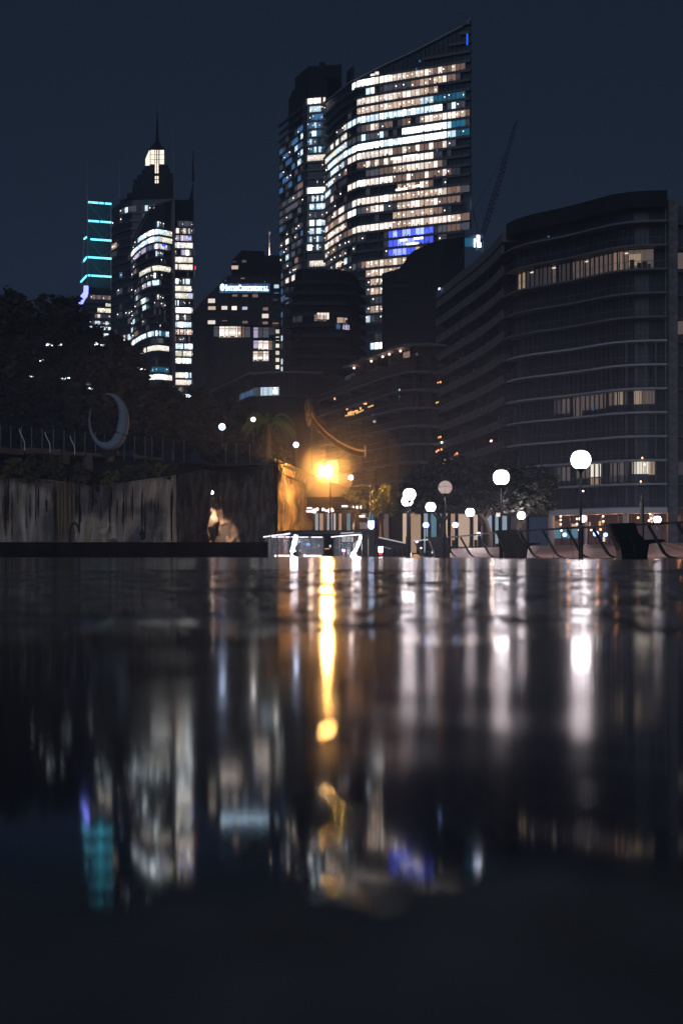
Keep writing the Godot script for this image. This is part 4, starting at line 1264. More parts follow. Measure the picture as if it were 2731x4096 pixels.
	for w in [[553.0, 560.0, 520.0, 528.0, "win_d0"], [571.0, 577.0, 523.5, 526.0, "win_o1"], [598.5, 602.5, 521.0, 526.5, "win_O0"], [585.0, 590.0, 522.0, 527.0, "win_o0"], [649.0, 653.0, 513.5, 520.0, "win_o1"], [650.0, 652.0, 521.0, 525.0, "win_w1"], [602.0, 604.6, 536.5, 541.5, "win_w0"], [640.0, 660.0, 527.0, 545.0, "room_faint"], [677.0, 690.0, 514.0, 545.0, "shop_warm"], [552.0, 580.0, 527.0, 538.0, "shop_teal"]]:
		pane("restaurant_window", t, back, w[0], w[1], hv(w[3], 200), hv(w[2], 200), 0.3, 0.15, M[w[4]])
	for l in [[555.2, 518.5], [555.2, 523.0], [571.4, 517.8], [571.4, 523.0], [555.2, 514.8], [597.0, 515.8], [597.2, 521.0], [620.0, 518.5], [620.0, 514.8], [636.6, 518.0], [650.0, 514.0], [651.2, 519.0], [649.0, 521.0], [651.0, 524.2], [555.9, 529.5], [573.5, 529.2], [585.0, 529.6], [594.4, 529.2], [603.4, 529.4], [612.6, 530.0], [628.0, 512.2], [640.0, 511.6], [655.0, 512.6], [600.0, 512.0], [580.0, 512.4]]:
		var s := SphereMesh.new()
		s.radius = 0.13
		s.height = 0.26
		put("restaurant_lamp", t, s, fp(C, l[0], hv(l[1], 188), -1.0), M["bulb_warm"])
	for u in [560.0, 588.0, 607.0, 640.0, 657.0, 680.0]:
		var o := OmniLight3D.new()
		o.name = numbered(t, "restaurant_light")
		o.light_color = Color(1.0, 0.66, 0.42)
		o.light_energy = 1.3
		o.light_size = 0.25
		o.omni_range = 25.0
		o.omni_attenuation = 2.0
		o.shadow_enabled = true
		t.add_child(o)
		o.global_position = fp(C, u, hv(518.5, 188), -1.6)

func shop_row() -> void:
	var t := thing("shop_arcade", "row of lit shopfronts with an illuminated awning below the balconies", "shops", at(400, HY, 150))
	var C := [[300.0, 152.0], [366.0, 150.0], [440.0, 158.0], [546.0, 176.0]]
	var b := Mesher.new()
	b.slab(M["facade_stone"], [fp(C, 300, 0, -2.5), fp(C, 366, 0, -2.5), fp(C, 440, 0, -2.5), fp(C, 546, 0, -2.5)], 0.0, [hv(496, 151), hv(496, 151), hv(496, 151), hv(496, 151)], 8.0)
	commit("wall", t, b)
	band("awning", t, C, [306.0, 336.0, 366.0], hv(511.0, 151), hv(509.6, 151), 1.2, 3.6, M["facade_dark"])
	band("soffit", t, C, [366.0, 440.0, 546.0], hv(512.0, 157), hv(510.4, 157), 0.3, 3.0, M["facade_dark"])
	for s in [[307.5, 316.0, 511.3], [328.0, 336.5, 510.6], [344.5, 350.0, 506.4], [310.0, 314.5, 508.0]]:
		pane("awning_light", t, C, s[0], s[1], hv(s[2] + 0.9, 150), hv(s[2] - 0.9, 150), 1.3, 0.2, M["strip_white"])
	for l in [[317.6, 511.0], [334.0, 510.0], [320.6, 509.2], [326.5, 509.5], [356.0, 507.0], [360.0, 507.6], [363.6, 507.4], [367.0, 508.0], [332.5, 511.2]]:
		var s := SphereMesh.new()
		s.radius = 0.16 if l[0] != 317.6 and l[0] != 334.0 else 0.24
		s.height = s.radius * 2
		put("awning_lamp", t, s, fp(C, l[0], hv(l[1], 150), 1.4), M["bulb_pink"])
	for w in [[309.0, 313.0, "shop_blue"], [313.6, 318.0, "shop_warm"], [321.0, 327.0, "shop_blue"], [327.6, 330.6, "shop_pale"], [333.0, 336.5, "shop_warm"], [341.0, 345.5, "shop_teal"], [346.5, 350.0, "room_dim"], [350.6, 354.5, "shop_warm"], [356.0, 361.0, "shop_blue"], [363.0, 366.0, "shop_teal"], [368.0, 371.0, "shop_warm"], [376.0, 381.0, "room_faint"], [382.5, 386.5, "shop_teal"], [396.0, 402.0, "room_dim"], [418.0, 421.0, "win_o1"], [424.0, 434.0, "shop_warm"],
		[437.5, 442.5, "shop_blue"], [446.0, 451.0, "shop_teal"], [451.6, 456.0, "shop_blue"], [458.5, 462.0, "win_o1"], [463.0, 469.5, "shop_warm"], [471.0, 484.5, "win_o0"], [485.5, 492.0, "win_o1"], [493.5, 497.0, "room_dim"], [501.0, 506.0, "shop_blue"], [507.0, 512.5, "shop_blue"], [514.5, 521.0, "shop_blue"], [527.0, 540.0, "room_faint"]]:
		var z := fz(C, w[0])
		pane("shop_window", t, C, w[0], w[1], 0.4, hv(513.0, z), -2.1, 0.3, M[w[2]])
		pane("shop_post", t, C, w[1] + 0.1, w[1] + 0.6, 0.0, hv(512.0, z), -1.7, 0.4, M["facade_dark"])
		var s := rng.randf_range(0.2, 0.6)
		pane("display", t, C, lerpf(w[0], w[1], s), lerpf(w[0], w[1], s + 0.3), 0.4, 1.0 + rng.randf() * 1.3, -1.9, 0.2, M["furniture"])
	for l in [[436.5, 508.5], [441.5, 508.3], [458.3, 509.4], [463.5, 510.8], [478.0, 507.0], [487.0, 507.7], [491.0, 507.6], [452.8, 524.5]]:
		var s := SphereMesh.new()
		s.radius = 0.17
		s.height = 0.34
		put("soffit_lamp", t, s, fp(C, l[0], hv(l[1], fz(C, l[0])), 0.5), M["bulb_pink"])
	pane("wall_clock_panel", t, C, 493.0, 496.5, hv(516.5, 166), hv(512.5, 166), 0.4, 0.1, M["win_y1"])
	for u in [316.0, 334.0, 358.0, 425.0, 477.0, 508.0]:
		var o := OmniLight3D.new()
		o.name = numbered(t, "awning_glow")
		o.light_color = Color(1.0, 0.86, 0.78)
		o.light_energy = 2.2
		o.light_size = 0.3
		o.omni_range = 30.0
		o.omni_attenuation = 2.0
		o.shadow_enabled = true
		t.add_child(o)
		o.global_position = fp(C, u, hv(513.5, fz(C, u)), 1.9)

func crane() -> void:
	var z := 500.0
	var t := thing("tower_crane", "tower crane with raised lattice jib and white work light beside the tallest tower", "crane", at(478, HY, z))
	var b := Mesher.new()
	var a := at(479, 236, z)
	var e := at(514.5, 119, z)
	var d := (e - a).normalized()
	var side := Vector3(0, 0, 1)
	var up := d.cross(side).normalized()
	var n := 26
	for i in n:
		var p := a.lerp(e, float(i) / n)
		var q := a.lerp(e, float(i + 1) / n)
		var w := lerpf(1.3, 0.5, absf(float(i) / n - 0.35))
		for s in [-1.0, 1.0]:
			b.bar(M["crane_paint"], p + side * s * w, q + side * s * w, 0.32)
			b.bar(M["crane_paint"], p + side * s * w, p.lerp(q, 0.5) + up * w * 1.6, 0.2)
			b.bar(M["crane_paint"], q + side * s * w, p.lerp(q, 0.5) + up * w * 1.6, 0.2)
		b.bar(M["crane_paint"], p.lerp(q, 0.0) + up * w * 1.6, q + up * w * 1.6, 0.32)
	commit("jib", t, b)
	var m := Mesher.new()
	for s in [[-1.1, -1.1], [1.1, -1.1], [-1.1, 1.1], [1.1, 1.1]]:
		m.bar(M["crane_paint"], Vector3(a.x + s[0], 0, a.z + s[1]), a + Vector3(s[0], -2, s[1]), 0.3)
	for i in 50:
		var y := a.y - 2 - 2.2 * i
		if y < 2: break
		m.bar(M["crane_paint"], Vector3(a.x - 1.1, y, a.z + 1.1), Vector3(a.x + 1.1, y - 2.2, a.z + 1.1), 0.2)
		m.bar(M["crane_paint"], Vector3(a.x + 1.1, y, a.z + 1.1), Vector3(a.x + 1.1, y - 2.2, a.z - 1.1), 0.2)
	commit("mast", t, m)
	var c := Mesher.new()
	c.box(M["crane_paint"], a + Vector3(-3.5, -0.3, 0), Vector3(9, 1.2, 2.4))
	c.bar(M["crane_paint"], a + Vector3(-6, 0, 0), a + Vector3(-2.5, 9, 0), 0.4)
	c.bar(M["crane_paint"], a + Vector3(0, 0, 0), a + Vector3(-2.5, 9, 0), 0.4)
	c.bar(M["crane_paint"], a + Vector3(-2.5, 9, 0), a.lerp(e, 0.7), 0.12)
	commit("counter_jib", t, c)
	box("work_light", t, at(477.5, 239, z - 2), Vector3(1.0, 2.6, 0.4), M["tube_white"], 0.3)
	box("work_light", t, at(478.6, 245.0, z - 2), Vector3(1.2, 1.6, 0.4), M["tube_white"], -0.2)
	box("work_light", t, at(474.0, 243.0, z - 2), Vector3(0.5, 2.8, 0.4), M["lamp_blue"], 0.1)
	box("scaffold_sheet", t, at(468.5, 241.5, z - 1), Vector3(4.6, 3.6, 0.3), M["win_t1"])


# ---------------------------------------------------------------- the rock wall and what grows on it
const WALL := [[-40.0, 87.0], [0.0, 90.0], [60.0, 93.0], [120.0, 96.0], [172.0, 99.5], [205.0, 103.0], [214.0, 105.5], [230.0, 105.0], [252.0, 104.0], [274.0, 103.0]]

func rock_face(called: String, parent: Node, prof: Array, u0: float, u1: float, cols: int, rows: int, low: Callable, top: Callable, rough: float, flute: float, m: Material, seed_: int, fold := 1.0) -> MeshInstance3D:
	var n1 := noise(0.35, 4, seed_)
	var n2 := noise(1.3, 3, seed_ + 1)
	var grid := []
	for j in rows + 1:
		var line := []
		for i in cols + 1:
			var u := lerpf(u0, u1, float(i) / cols)
			var y: float = lerpf(low.call(u), top.call(u), float(j) / rows)
			var p := fp(prof, u, y)
			var d := rough * n1.get_noise_3d(p.x, p.y * 0.9, p.z) + flute * n2.get_noise_3d(p.x * 1.6 * fold, p.y * 0.10, p.z * 1.6 * fold)
			if fold != 1.0: d *= smoothstep(0.0, 0.12, float(i) / cols)
			line.append(fp(prof, u, y, d))
		grid.append(line)
	var nrm := []
	for j in rows + 1:
		var line := []
		for i in cols + 1:
			var a: Vector3 = grid[j][mini(i + 1, cols)] - grid[j][maxi(i - 1, 0)]
			var b: Vector3 = grid[mini(j + 1, rows)][i] - grid[maxi(j - 1, 0)][i]
			line.append(a.cross(b).normalized())
		nrm.append(line)
	var g := Mesher.new()
	for j in rows:
		for i in cols:
			g.tri(m, grid[j][i], grid[j][i + 1], grid[j + 1][i + 1], nrm[j][i], nrm[j][i + 1], nrm[j + 1][i + 1])
			g.tri(m, grid[j][i], grid[j + 1][i + 1], grid[j + 1][i], nrm[j][i], nrm[j + 1][i + 1], nrm[j + 1][i])
	return commit(called, parent, g)

func cliff() -> void:
	var t := thing("rock_wall", "tall stained concrete and sandstone wall behind the forecourt, cut off by an orange lit rock corner", "wall", at(140, HY, 96))
	var top := func(u: float) -> float: return vi([[-40.0, 4.9], [0.0, 5.0], [50.0, 5.05], [92.0, 4.7], [120.0, 5.0], [150.0, 5.4], [172.0, 5.7], [205.0, 6.3], [274.0, 6.75]], u)
	var zero := func(_u: float) -> float: return -0.05
	rock_face("concrete_face", t, WALL, -40.0, 176.0, 130, 30, zero, top, 0.16, 0.10, M["wall_concrete"], 3)
	rock_face("rock_face", t, WALL, 176.0, 214.0, 60, 46, zero, top, 0.7, 0.4, M["rock_shaded"], 4)
	rock_face("rock_face", t, WALL, 214.0, 274.0, 70, 46, zero, top, 0.9, 0.4, M["rock_shaded"], 5)
	var side := [[272.5, 103.2], [281.0, 106.5], [292.0, 112.5], [306.0, 121.0]]
	var stop := func(u: float) -> float: return vi([[274.0, 6.75], [290.0, 7.0], [296.0, 6.8], [306.0, 7.0]], u)
	rock_face("lit_rock_face", t, side, 272.5, 306.0, 160, 80, zero, stop, 0.45, 0.85, M["rock"], 9, 0.33)
	# overhanging ledge stones along the top of the lit corner
	for k in 4:
		for i in 7:
			var u := 273.6 + 3.9 * i + rng.randf() * 0.8
			pane("ledge_stone", t, side, u, u + 3.6 + rng.randf() * 0.5, 6.1 + 0.27 * k, 6.34 + 0.27 * k, 0.35 - 0.10 * k + rng.randf() * 0.12, 1.0, M["rock"])
	# body of the hill behind the faces
	var b := Mesher.new()
	var us := [-40.0, 0.0, 60.0, 92.0, 120.0, 172.0, 205.0, 214.0, 230.0, 252.0, 274.0]
	b.slab(M["soil"], us.map(func(u): return fp(WALL, u, 0, -0.45)), 0.0, us.map(func(u): return top.call(u) - 0.1), 30.0)
	commit("wall_core", t, b)
	# pale coping beams and brick piers above the wall
	for c in [[-30.0, 34.0, 443.4, 449.4], [34.0, 69.0, 446.6, 452.4], [70.0, 92.6, 450.2, 453.8], [95.0, 114.5, 451.8, 455.0], [150.0, 173.0, 455.6, 457.6]]:
		pane("coping_beam", t, WALL, c[0], c[1], hv(c[3], fz(WALL, c[0])), hv(c[2], fz(WALL, c[0])), -1.0, 0.6, M["coping"])
	for c in [[19.6, 27.2, 449.6, 453.6], [70.2, 76.6, 453.8, 463.5], [94.4, 99.6, 455.0, 471.0], [117.5, 121.0, 456.0, 461.0]]:
		pane("brick_pier", t, WALL, c[0], c[1], hv(c[3], fz(WALL, c[0])), hv(c[2], fz(WALL, c[0])), -0.9, 0.7, M["coping"])
	# earth bank between the wall top and the coping
	var e := Mesher.new()
	for i in us.size() - 1:
		var a: float = us[i]
		var c: float = us[i + 1]
		e.quad(M["soil"], fp(WALL, a, top.call(a) - 0.15, 0.0), fp(WALL, c, top.call(c) - 0.15, 0.0), fp(WALL, c, 7.0, -2.2), fp(WALL, a, 7.0, -2.2))
	commit("earth_bank", t, e)
	# crusts of lime and fallen render, an arched recess, pale run-off ribs
	var crust := func(called: String, u: float, v: float, w: float, h: float, m: Material, sd: int) -> void:
		var g := Mesher.new()
		var nn := noise(0.9, 3, sd)
		var z := fz(WALL, u)
		var ctr := fp(WALL, u, hv(v, z), 0.16)
		var ring := []
		for i in 22:
			var a := TAU * i / 22
			var k := 1.0 + 0.75 * nn.get_noise_2d(cos(a) * 2.0, sin(a) * 2.0)
			ring.append(fp(WALL, u + w * k * cos(a), hv(v - h * k * sin(a), z), 0.06))
		for i in 22: g.tri(m, ctr, ring[i], ring[(i + 1) % 22])
		commit(called, t, g)
	crust.call("lime_crust", 103.5, 531.0, 5.2, 3.6, M["plaster_white"], 31)
	crust.call("lime_crust", 107.5, 525.0, 1.6, 5.0, M["plaster_white"], 32)
	crust.call("lime_crust", 113.0, 540.5, 4.2, 2.2, M["coping"], 33)
	crust.call("lime_crust", 97.0, 528.0, 1.6, 4.6, M["render_pale"], 34)
	crust.call("lime_crust", 71.4, 533.0, 3.0, 7.0, M["coping"], 35)
	crust.call("lime_crust", 75.8, 537.0, 0.7, 5.0, M["plaster_white"], 36)
	crust.call("lime_crust", 11.4, 515.0, 1.1, 26.0, M["render_pale"], 37)
	crust.call("lime_crust", 103.8, 491.0, 0.7, 9.5, M["coping"], 38)
	crust.call("lime_crust", 64.6, 503.0, 0.6, 20.0, M["coping"], 39)
	crust.call("lime_crust", 151.5, 531.0, 0.9, 9.0, M["render_pale"], 40)
	crust.call("lime_crust", 160.8, 536.0, 1.5, 6.0, M["render_pale"], 41)
	crust.call("lime_crust", 142.0, 535.0, 3.0, 6.0, M["facade_stone"], 43)
	var sr := RandomNumberGenerator.new()
	sr.seed = 88
	for i in 46:
		var u := sr.randf_range(2.0, 172.0)
		if u > 54.0 and u < 76.0 and sr.randf() < 0.5: continue
		var v0 := sr.randf_range(478.0, 500.0)
		var v1 := sr.randf_range(v0 + 12.0, 541.0)
		crust.call("run_off_streak", u, (v0 + v1) / 2, sr.randf_range(0.25, 0.9), (v1 - v0) / 2, [M["facade_stone"], M["render_pale"], M["soil"], M["coping"], M["black_wall"]][sr.randi() % 5], 300 + i)
	for q in [[58.0, 508.0, 1.8, 28.0], [61.5, 512.0, 1.3, 26.0], [65.0, 507.0, 2.0, 30.0], [69.5, 506.0, 1.6, 26.0], [73.0, 500.0, 1.2, 18.0]]:
		crust.call("rust_stain", q[0], q[1], q[2], q[3], M["rust_stain"], 400 + int(q[0]))
	var arch := Mesher.new()
	var ap := []
	for i in 13:
		var a := PI * i / 12
		ap.append(fp(WALL, 73.6 - 4.6 * cos(a), hv(532.0 - 9.0 * sin(a), 93.5), 0.10))
	ap.push_front(fp(WALL, 69.0, hv(542, 93.5), 0.10))
	arch.tube(M["soil"], ap, ap.map(func(_p): return 0.07), 6)
	commit("arch_rim", t, arch)
	# dark creeper that hangs down a crack
	leaves("creeper", t, [[96.5, 476.0, 95.0, 4.2, 6.0], [96.0, 488.0, 95.0, 3.6, 7.0], [94.0, 500.0, 94.9, 3.0, 7.0], [92.0, 511.0, 94.8, 2.0, 6.0], [91.0, 518.0, 94.8, 1.2, 4.0]], 1500, 0.13, M["leaf_dark"], 51, 0.35)
	# plants on the earth bank
	var k := 0
	for c in [[6.0, 463.0, 7.0, "bank_brown"], [14.0, 459.0, 6.0, "bank_moss"], [22.0, 460.0, 5.0, "bank_moss"], [29.0, 470.0, 9.0, "bank_brown"], [33.0, 457.0, 6.0, "bank_leaf"], [48.0, 456.0, 6.0, "bank_leaf"], [42.0, 463.0, 7.0, "bank_leaf"], [58.0, 458.5, 4.5, "bank_moss"], [58.0, 466.0, 7.0, "bank_leaf"], [80.0, 463.0, 8.0, "bank_leaf"], [84.0, 472.0, 5.0, "coping"], [108.0, 472.5, 5.0, "leaf_green"], [114.0, 472.0, 5.0, "bank_moss"], [125.0, 467.0, 6.0, "bank_leaf"], [135.0, 464.0, 7.0, "bank_leaf"], [148.0, 463.0, 6.0, "bank_brown"], [159.0, 462.5, 6.0, "bank_moss"], [170.0, 464.0, 7.0, "bank_leaf"]]:
		k += 1
		var sh: Node3D = thing("wall_shrub", "x", "shrub", at(c[0], c[1] + 4, fz(WALL, c[0]) + 0.6), "plants on the bank above the wall")
		sh.set_meta("label", ["rusty brown shrub at the far left end of the wall top", "yellow green tuft under the first coping beam", "mossy tuft beside the small brick pier", "broad brown shrub hanging over the wall left of the streaks", "dark leafy shrub under the second curved post", "dark shrub below the joint of the coping beams", "low dark shrub spilling to the wall edge", "small bright yellow bush left of the tall brick pier", "dark hanging shrub left of the tall brick pier", "dark shrub in the bay between the two brick piers", "reddish dry tuft at the wall edge between the piers", "bright green fern at the wall edge right of the slim pier", "mossy green clump touching the bright green fern", "dark shrub under the ring sculpture's right foot", "dark trailing shrub below the far stretch of fence", "brown dry shrub on the wall shoulder", "pale green tuft where concrete turns to rock", "dark bush over the start of the bare rock"][k - 1])
		leaves("foliage", sh, [[c[0], c[1] + 3.0, fz(WALL, c[0]) + 0.3, c[2] * 1.05, 4.5], [c[0] + 2.0, c[1] + 7.0, fz(WALL, c[0]) - 0.1, c[2] * 0.8, 4.5], [c[0] - 3.0, c[1] + 11.0, fz(WALL, c[0]) - 0.3, c[2] * 0.8, 5.0]], 560, 0.12, M[c[3]], 60 + k, 0.6)

# leaf-sized faces spread through ellipsoids [u, v, z, radius in u, radius in v] (picture units at that distance)
func leaves(called: String, parent: Node, blobs: Array, count: int, size: float, m: Material, seed_: int, hollow := 0.55, kind := "") -> MeshInstance3D:
	var g := RandomNumberGenerator.new()
	g.seed = seed_
	var v := PackedVector3Array()
	var nn := PackedVector3Array()
	var total := 0.0
	for b in blobs: total += b[3] * b[4]
	var pivot: Vector3 = (parent as Node3D).global_position
	for b in blobs:
		var n := int(count * b[3] * b[4] / total)
		var c := at(b[0], b[1], b[2])
		var rx := px(b[3], b[2])
		var ry := px(b[4], b[2])
		var rz := minf(rx, ry) * 1.0 + 0.25 * maxf(rx, ry)
		# twigs: leaves gather in clumps, so that gaps stay
		var clumps := []
		for i in maxi(6, n / 26):
			var d := Vector3(g.randfn(), g.randfn(), g.randfn()).normalized() * pow(lerpf(hollow, 1.0, g.randf()), 0.6)
			clumps.append(d)
		for i in n:
			var d: Vector3 = clumps[g.randi() % clumps.size()]
			var spread_ := 0.12 + 0.25 / sqrt(maxf(1.0, n / 60.0))
			d += Vector3(g.randfn(), g.randfn(), g.randfn()) * spread_ * 0.55
			var p := c + Vector3(d.x * rx, d.y * ry, d.z * rz) - pivot
			var x := Vector3(g.randfn(), g.randfn() * 0.6, g.randfn()).normalized()
			var y := Vector3(g.randfn(), g.randfn(), g.randfn()).cross(x).normalized()
			var s := size * g.randf_range(0.6, 1.25)
			x *= s
			y *= s * 0.45
			var nr := y.cross(x).normalized()
			v.append_array(PackedVector3Array([p - x, p - y, p + x, p - x, p + x, p + y]))
			for q in 6: nn.append(nr)
	var arr := []
	arr.resize(Mesh.ARRAY_MAX)
	arr[Mesh.ARRAY_VERTEX] = v
	arr[Mesh.ARRAY_NORMAL] = nn
	var am := ArrayMesh.new()
	am.add_surface_from_arrays(Mesh.PRIMITIVE_TRIANGLES, arr)
	var o := put(called, parent, am, pivot, m)
	if kind: o.set_meta("kind", kind)
	return o

func hill() -> void:
	# garden terrace behind the wall
	var pts := [fp(WALL, -40, 0, -2.0), fp(WALL, 60, 0, -2.0), fp(WALL, 172, 0, -2.0), fp(WALL, 274, 0, -2.0), Vector3(2, 0, -150), Vector3(2, 0, -190), Vector3(-90, 0, -190)]
	sheet("garden_terrace", pts, 6.7, M["soil"])
	# iron fence along the terrace edge
	var t := thing("iron_fence", "long iron bar fence along the top of the rock wall", "fence", fp(WALL, 60, 6.7, -1.8))
	var topv := [[-40.0, 418.5], [0.0, 421.0], [175.0, 436.0], [240.0, 442.0]]
	var f := Mesher.new()
	var last := Vector3.INF
	for i in 240:
		var u := -38.0 + 1.17 * i
		var z := fz(WALL, u)
		var p := fp(WALL, u, hv(vi(topv, u), z), -1.8)
		var q := fp(WALL, u, 6.7, -1.8)
		f.bar(M["frame_pale"] if i % 9 == 0 else M["facade_stone"], q, p, 0.028 if i % 9 else 0.05)
		if last != Vector3.INF: f.bar(M["facade_stone"], last, p, 0.05)
		last = p
	commit("fence_bars", t, f, "stuff")
	var k := 0
	for c in [[19.5, 24.6, 429.0, 447.5, "leftmost slim curved steel post rising from the coping beam"], [45.0, 50.0, 432.0, 449.5, "middle slim curved steel post on the second coping beam"], [70.0, 74.6, 435.5, 451.5, "slim curved steel post above the tall brick pier"]]:
		var z := fz(WALL, c[0]) - 0.9
		var po := thing("curved_post", c[4], "post", at(c[1], c[3], z), "curved posts on the wall coping")
		var b := Mesher.new()
		var P := []
		for i in 9:
			var s := i / 8.0
			P.append(at(lerpf(c[1], c[0], smoothstep(0.3, 1.0, s)), lerpf(c[3] + 3, c[2], s), z))
		b.tube(M["white_metal"], P, P.map(func(_p): return 0.03), 6)
		commit("shaft", po, b)

func ring_sculpture() -> void:
	var z := 89.0
	var t := thing("ring_sculpture", "tall pale steel crescent ring sculpture open at its upper left above the wall", "sculpture", at(110, 452, z))
	var b := Mesher.new()
	var P := []
	var R := []
	var n := 64
	for i in n + 1:
		var s := float(i) / n
		var a := deg_to_rad(lerpf(104.0, -212.0, s))
		var th: float = vi([[0.0, 0.25], [0.10, 2.2], [0.25, 4.6], [0.38, 6.0], [0.52, 5.6], [0.62, 4.4], [0.75, 2.0], [0.9, 0.9], [1.0, 0.25]], s)
		var rx := 20.4 - th
		var ry := 28.4 - th * 0.9
		P.append(at(108.8 + rx * cos(a), 421.6 - ry * sin(a), z))
		R.append(px(th, z))
	b.tube(M["ring_steel"], P, R, 14)
	commit("ring", t, b)
	box("plinth", t, at(110, 453.0, z + 0.3), Vector3(1.0, 0.3, 0.8), M["soil"])


# ---------------------------------------------------------------- the waterside promenade
const RAIL := [[412.0, 71.0], [440.0, 59.0], [470.0, 50.5], [500.0, 44.5], [560.0, 38.2], [620.0, 34.3], [690.0, 30.8], [760.0, 28.0]]
const RAIL_H := 0.80

func promenade() -> void:
	# gently rising paving behind the railing, laid with large reddish slabs
	var us := [424.0, 440.0, 456.0, 472.0, 488.0, 504.0, 520.0, 540.0, 560.0, 580.0, 600.0, 620.0, 640.0, 660.0, 680.0, 700.0, 730.0, 760.0]
	var ramp := Node3D.new()
	ramp.name = "paved_ramp"
	add_child(ramp)
	tag(ramp, "", "", "", "structure")
	ramp.position = fp(RAIL, 580, 0)
	var base := Mesher.new()
	var line := func(u: float, s: float) -> Vector3:
		var p := fp(RAIL, u, 0, -0.35)
		var back := Vector3(0.16, 0, -1.0).normalized()
		return p + back * 15.0 * s + Vector3.UP * (0.003 + 0.46 * s)
	var rows := 9
	for i in us.size() - 1:
		for j in rows:
			var a: Vector3 = line.call(us[i], float(j) / rows)
			var b: Vector3 = line.call(us[i + 1], float(j) / rows)
			var c: Vector3 = line.call(us[i + 1], float(j + 1) / rows)
			var d: Vector3 = line.call(us[i], float(j + 1) / rows)
			base.quad(M["joint"], a, b, c, d)
			var ctr := (a + b + c + d) / 4
			var g := Mesher.new()
			var up := Vector3.UP * 0.012
			var k := [a, b, c, d].map(func(p): return p + (ctr - p).normalized() * 0.03 + up)
			var m: Material = M["paver"] if rng.randf() < 0.7 else M["paver_worn"]
			g.quad(m, k[0], k[1], k[2], k[3])
			for e in 4:
				g.quad(m, k[e] - up, k[(e + 1) % 4] - up, k[(e + 1) % 4], k[e])
			commit("paver", ramp, g, "", ctr)
	commit("joint_bed", ramp, base)
	var plateau := []
	for u in us: plateau.append(line.call(u, 1.0))
	var far := [Vector3(95, 0, -40), Vector3(95, 0, -200), Vector3(9, 0, -200)]
	sheet("upper_promenade", plateau + far, 0.46, M["paver_worn"])
	# railing
	var t := thing("promenade_railing", "long dark railing with leaning flat balusters along the promenade", "railing", fp(RAIL, 560, 0))
	var ru := [413.0, 430.0, 447.0, 464.0, 482.0, 500.0, 520.0, 540.0, 560.0, 580.0, 600.0, 622.0, 645.0, 668.0, 692.0, 720.0]
	for i in ru.size() - 1:
		bar("top_rail", t, fp(RAIL, ru[i], RAIL_H), fp(RAIL, ru[i + 1], RAIL_H), 0.075, M["steel_wet"], 0.05)
	var p := fp(RAIL, 414, 0)
	var walked := 0.0
	var u := 414.0
	while u < 720.0:
		var z := fz(RAIL, u)
		var head := fp(RAIL, u, RAIL_H - 0.03)
		var k := 0.0085 * z
		var foot := Vector3(head.x + 0.36, 0.13, head.z + 0.05)
		var end := Vector3(head.x + 0.78, 0.012, head.z + 0.10)
		var b := Mesher.new()
		var path := [head, head.lerp(foot, 0.6), foot, foot + Vector3(0.09, -0.075, 0.01), foot + Vector3(0.22, -0.11, 0.03), end]
		for i in path.size() - 1:
			b.bar(M["steel_dark"], path[i], path[i + 1], [0.075, 0.075, 0.06, 0.05, 0.04][i])
		commit("baluster", t, b, "", head)
		u += 0.74 * F / z * 0.92
	# second, lower rail far along the water
	var l := thing("low_barrier", "low black barrier with slim posts at the far left end of the promenade", "barrier", at(390, HY, 90))
	for i in 7:
		bar("post", l, at(376.0 + 5.2 * i, 556.8, 92), at(376.0 + 5.2 * i, 545.4 + 0.2 * i, 92), 0.07, M["iron"])
	bar("rail", l, at(374.0, 545.5, 92), at(409.0, 546.8, 92), 0.07, M["iron"])
	# far lit handrail seen between the balusters
	var hr := thing("lit_handrail", "pale lit strip rail behind the balusters along the water's edge", "handrail", at(470, 552, 96))
	bar("strip_light", hr, at(440.0, 549.4, 96), at(507.0, 549.0, 96), 0.09, M["shop_pale"])
	for i in 9: bar("post", hr, at(441.0 + 8.0 * i, 549.4, 96), at(441.0 + 8.0 * i, 554.0, 96), 0.06, M["iron"])
	bar("rail", hr, at(440.0, 547.4, 96), at(508.0, 546.8, 96), 0.07, M["iron"])
	# moulded benches built into the railing
	var bp := [[446.0, "dark moulded bench on the railing beside the unlit globe lamp"], [521.0, "dark moulded bench on the railing between the two brightest tall lamps"], [638.7, "largest dark moulded bench, nearest along the railing at the right"]]
	var proto: Node3D = null
	for q in bp:
		var at_ := fp(RAIL, q[0], 0, 0.2)
		if proto == null:
			proto = bench(q[1], at_)
		else:
			copy_of(proto, "moulded_bench", q[1], at_)
	# stout post behind the nearest bench
	var sp := thing("black_post", "stout black post rising behind the largest bench", "post", at(641.0, 545, 40))
	var sb := Mesher.new()
	sb.lathe(M["iron"], at(641.0, 545, 40), [Vector2(0.06, 0), Vector2(0.06, 1.20), Vector2(0.045, 1.24), Vector2(0.03, 1.28), Vector2(0.03, 1.42), Vector2(0, 1.44)], 14)
	commit("shaft", sp, sb)

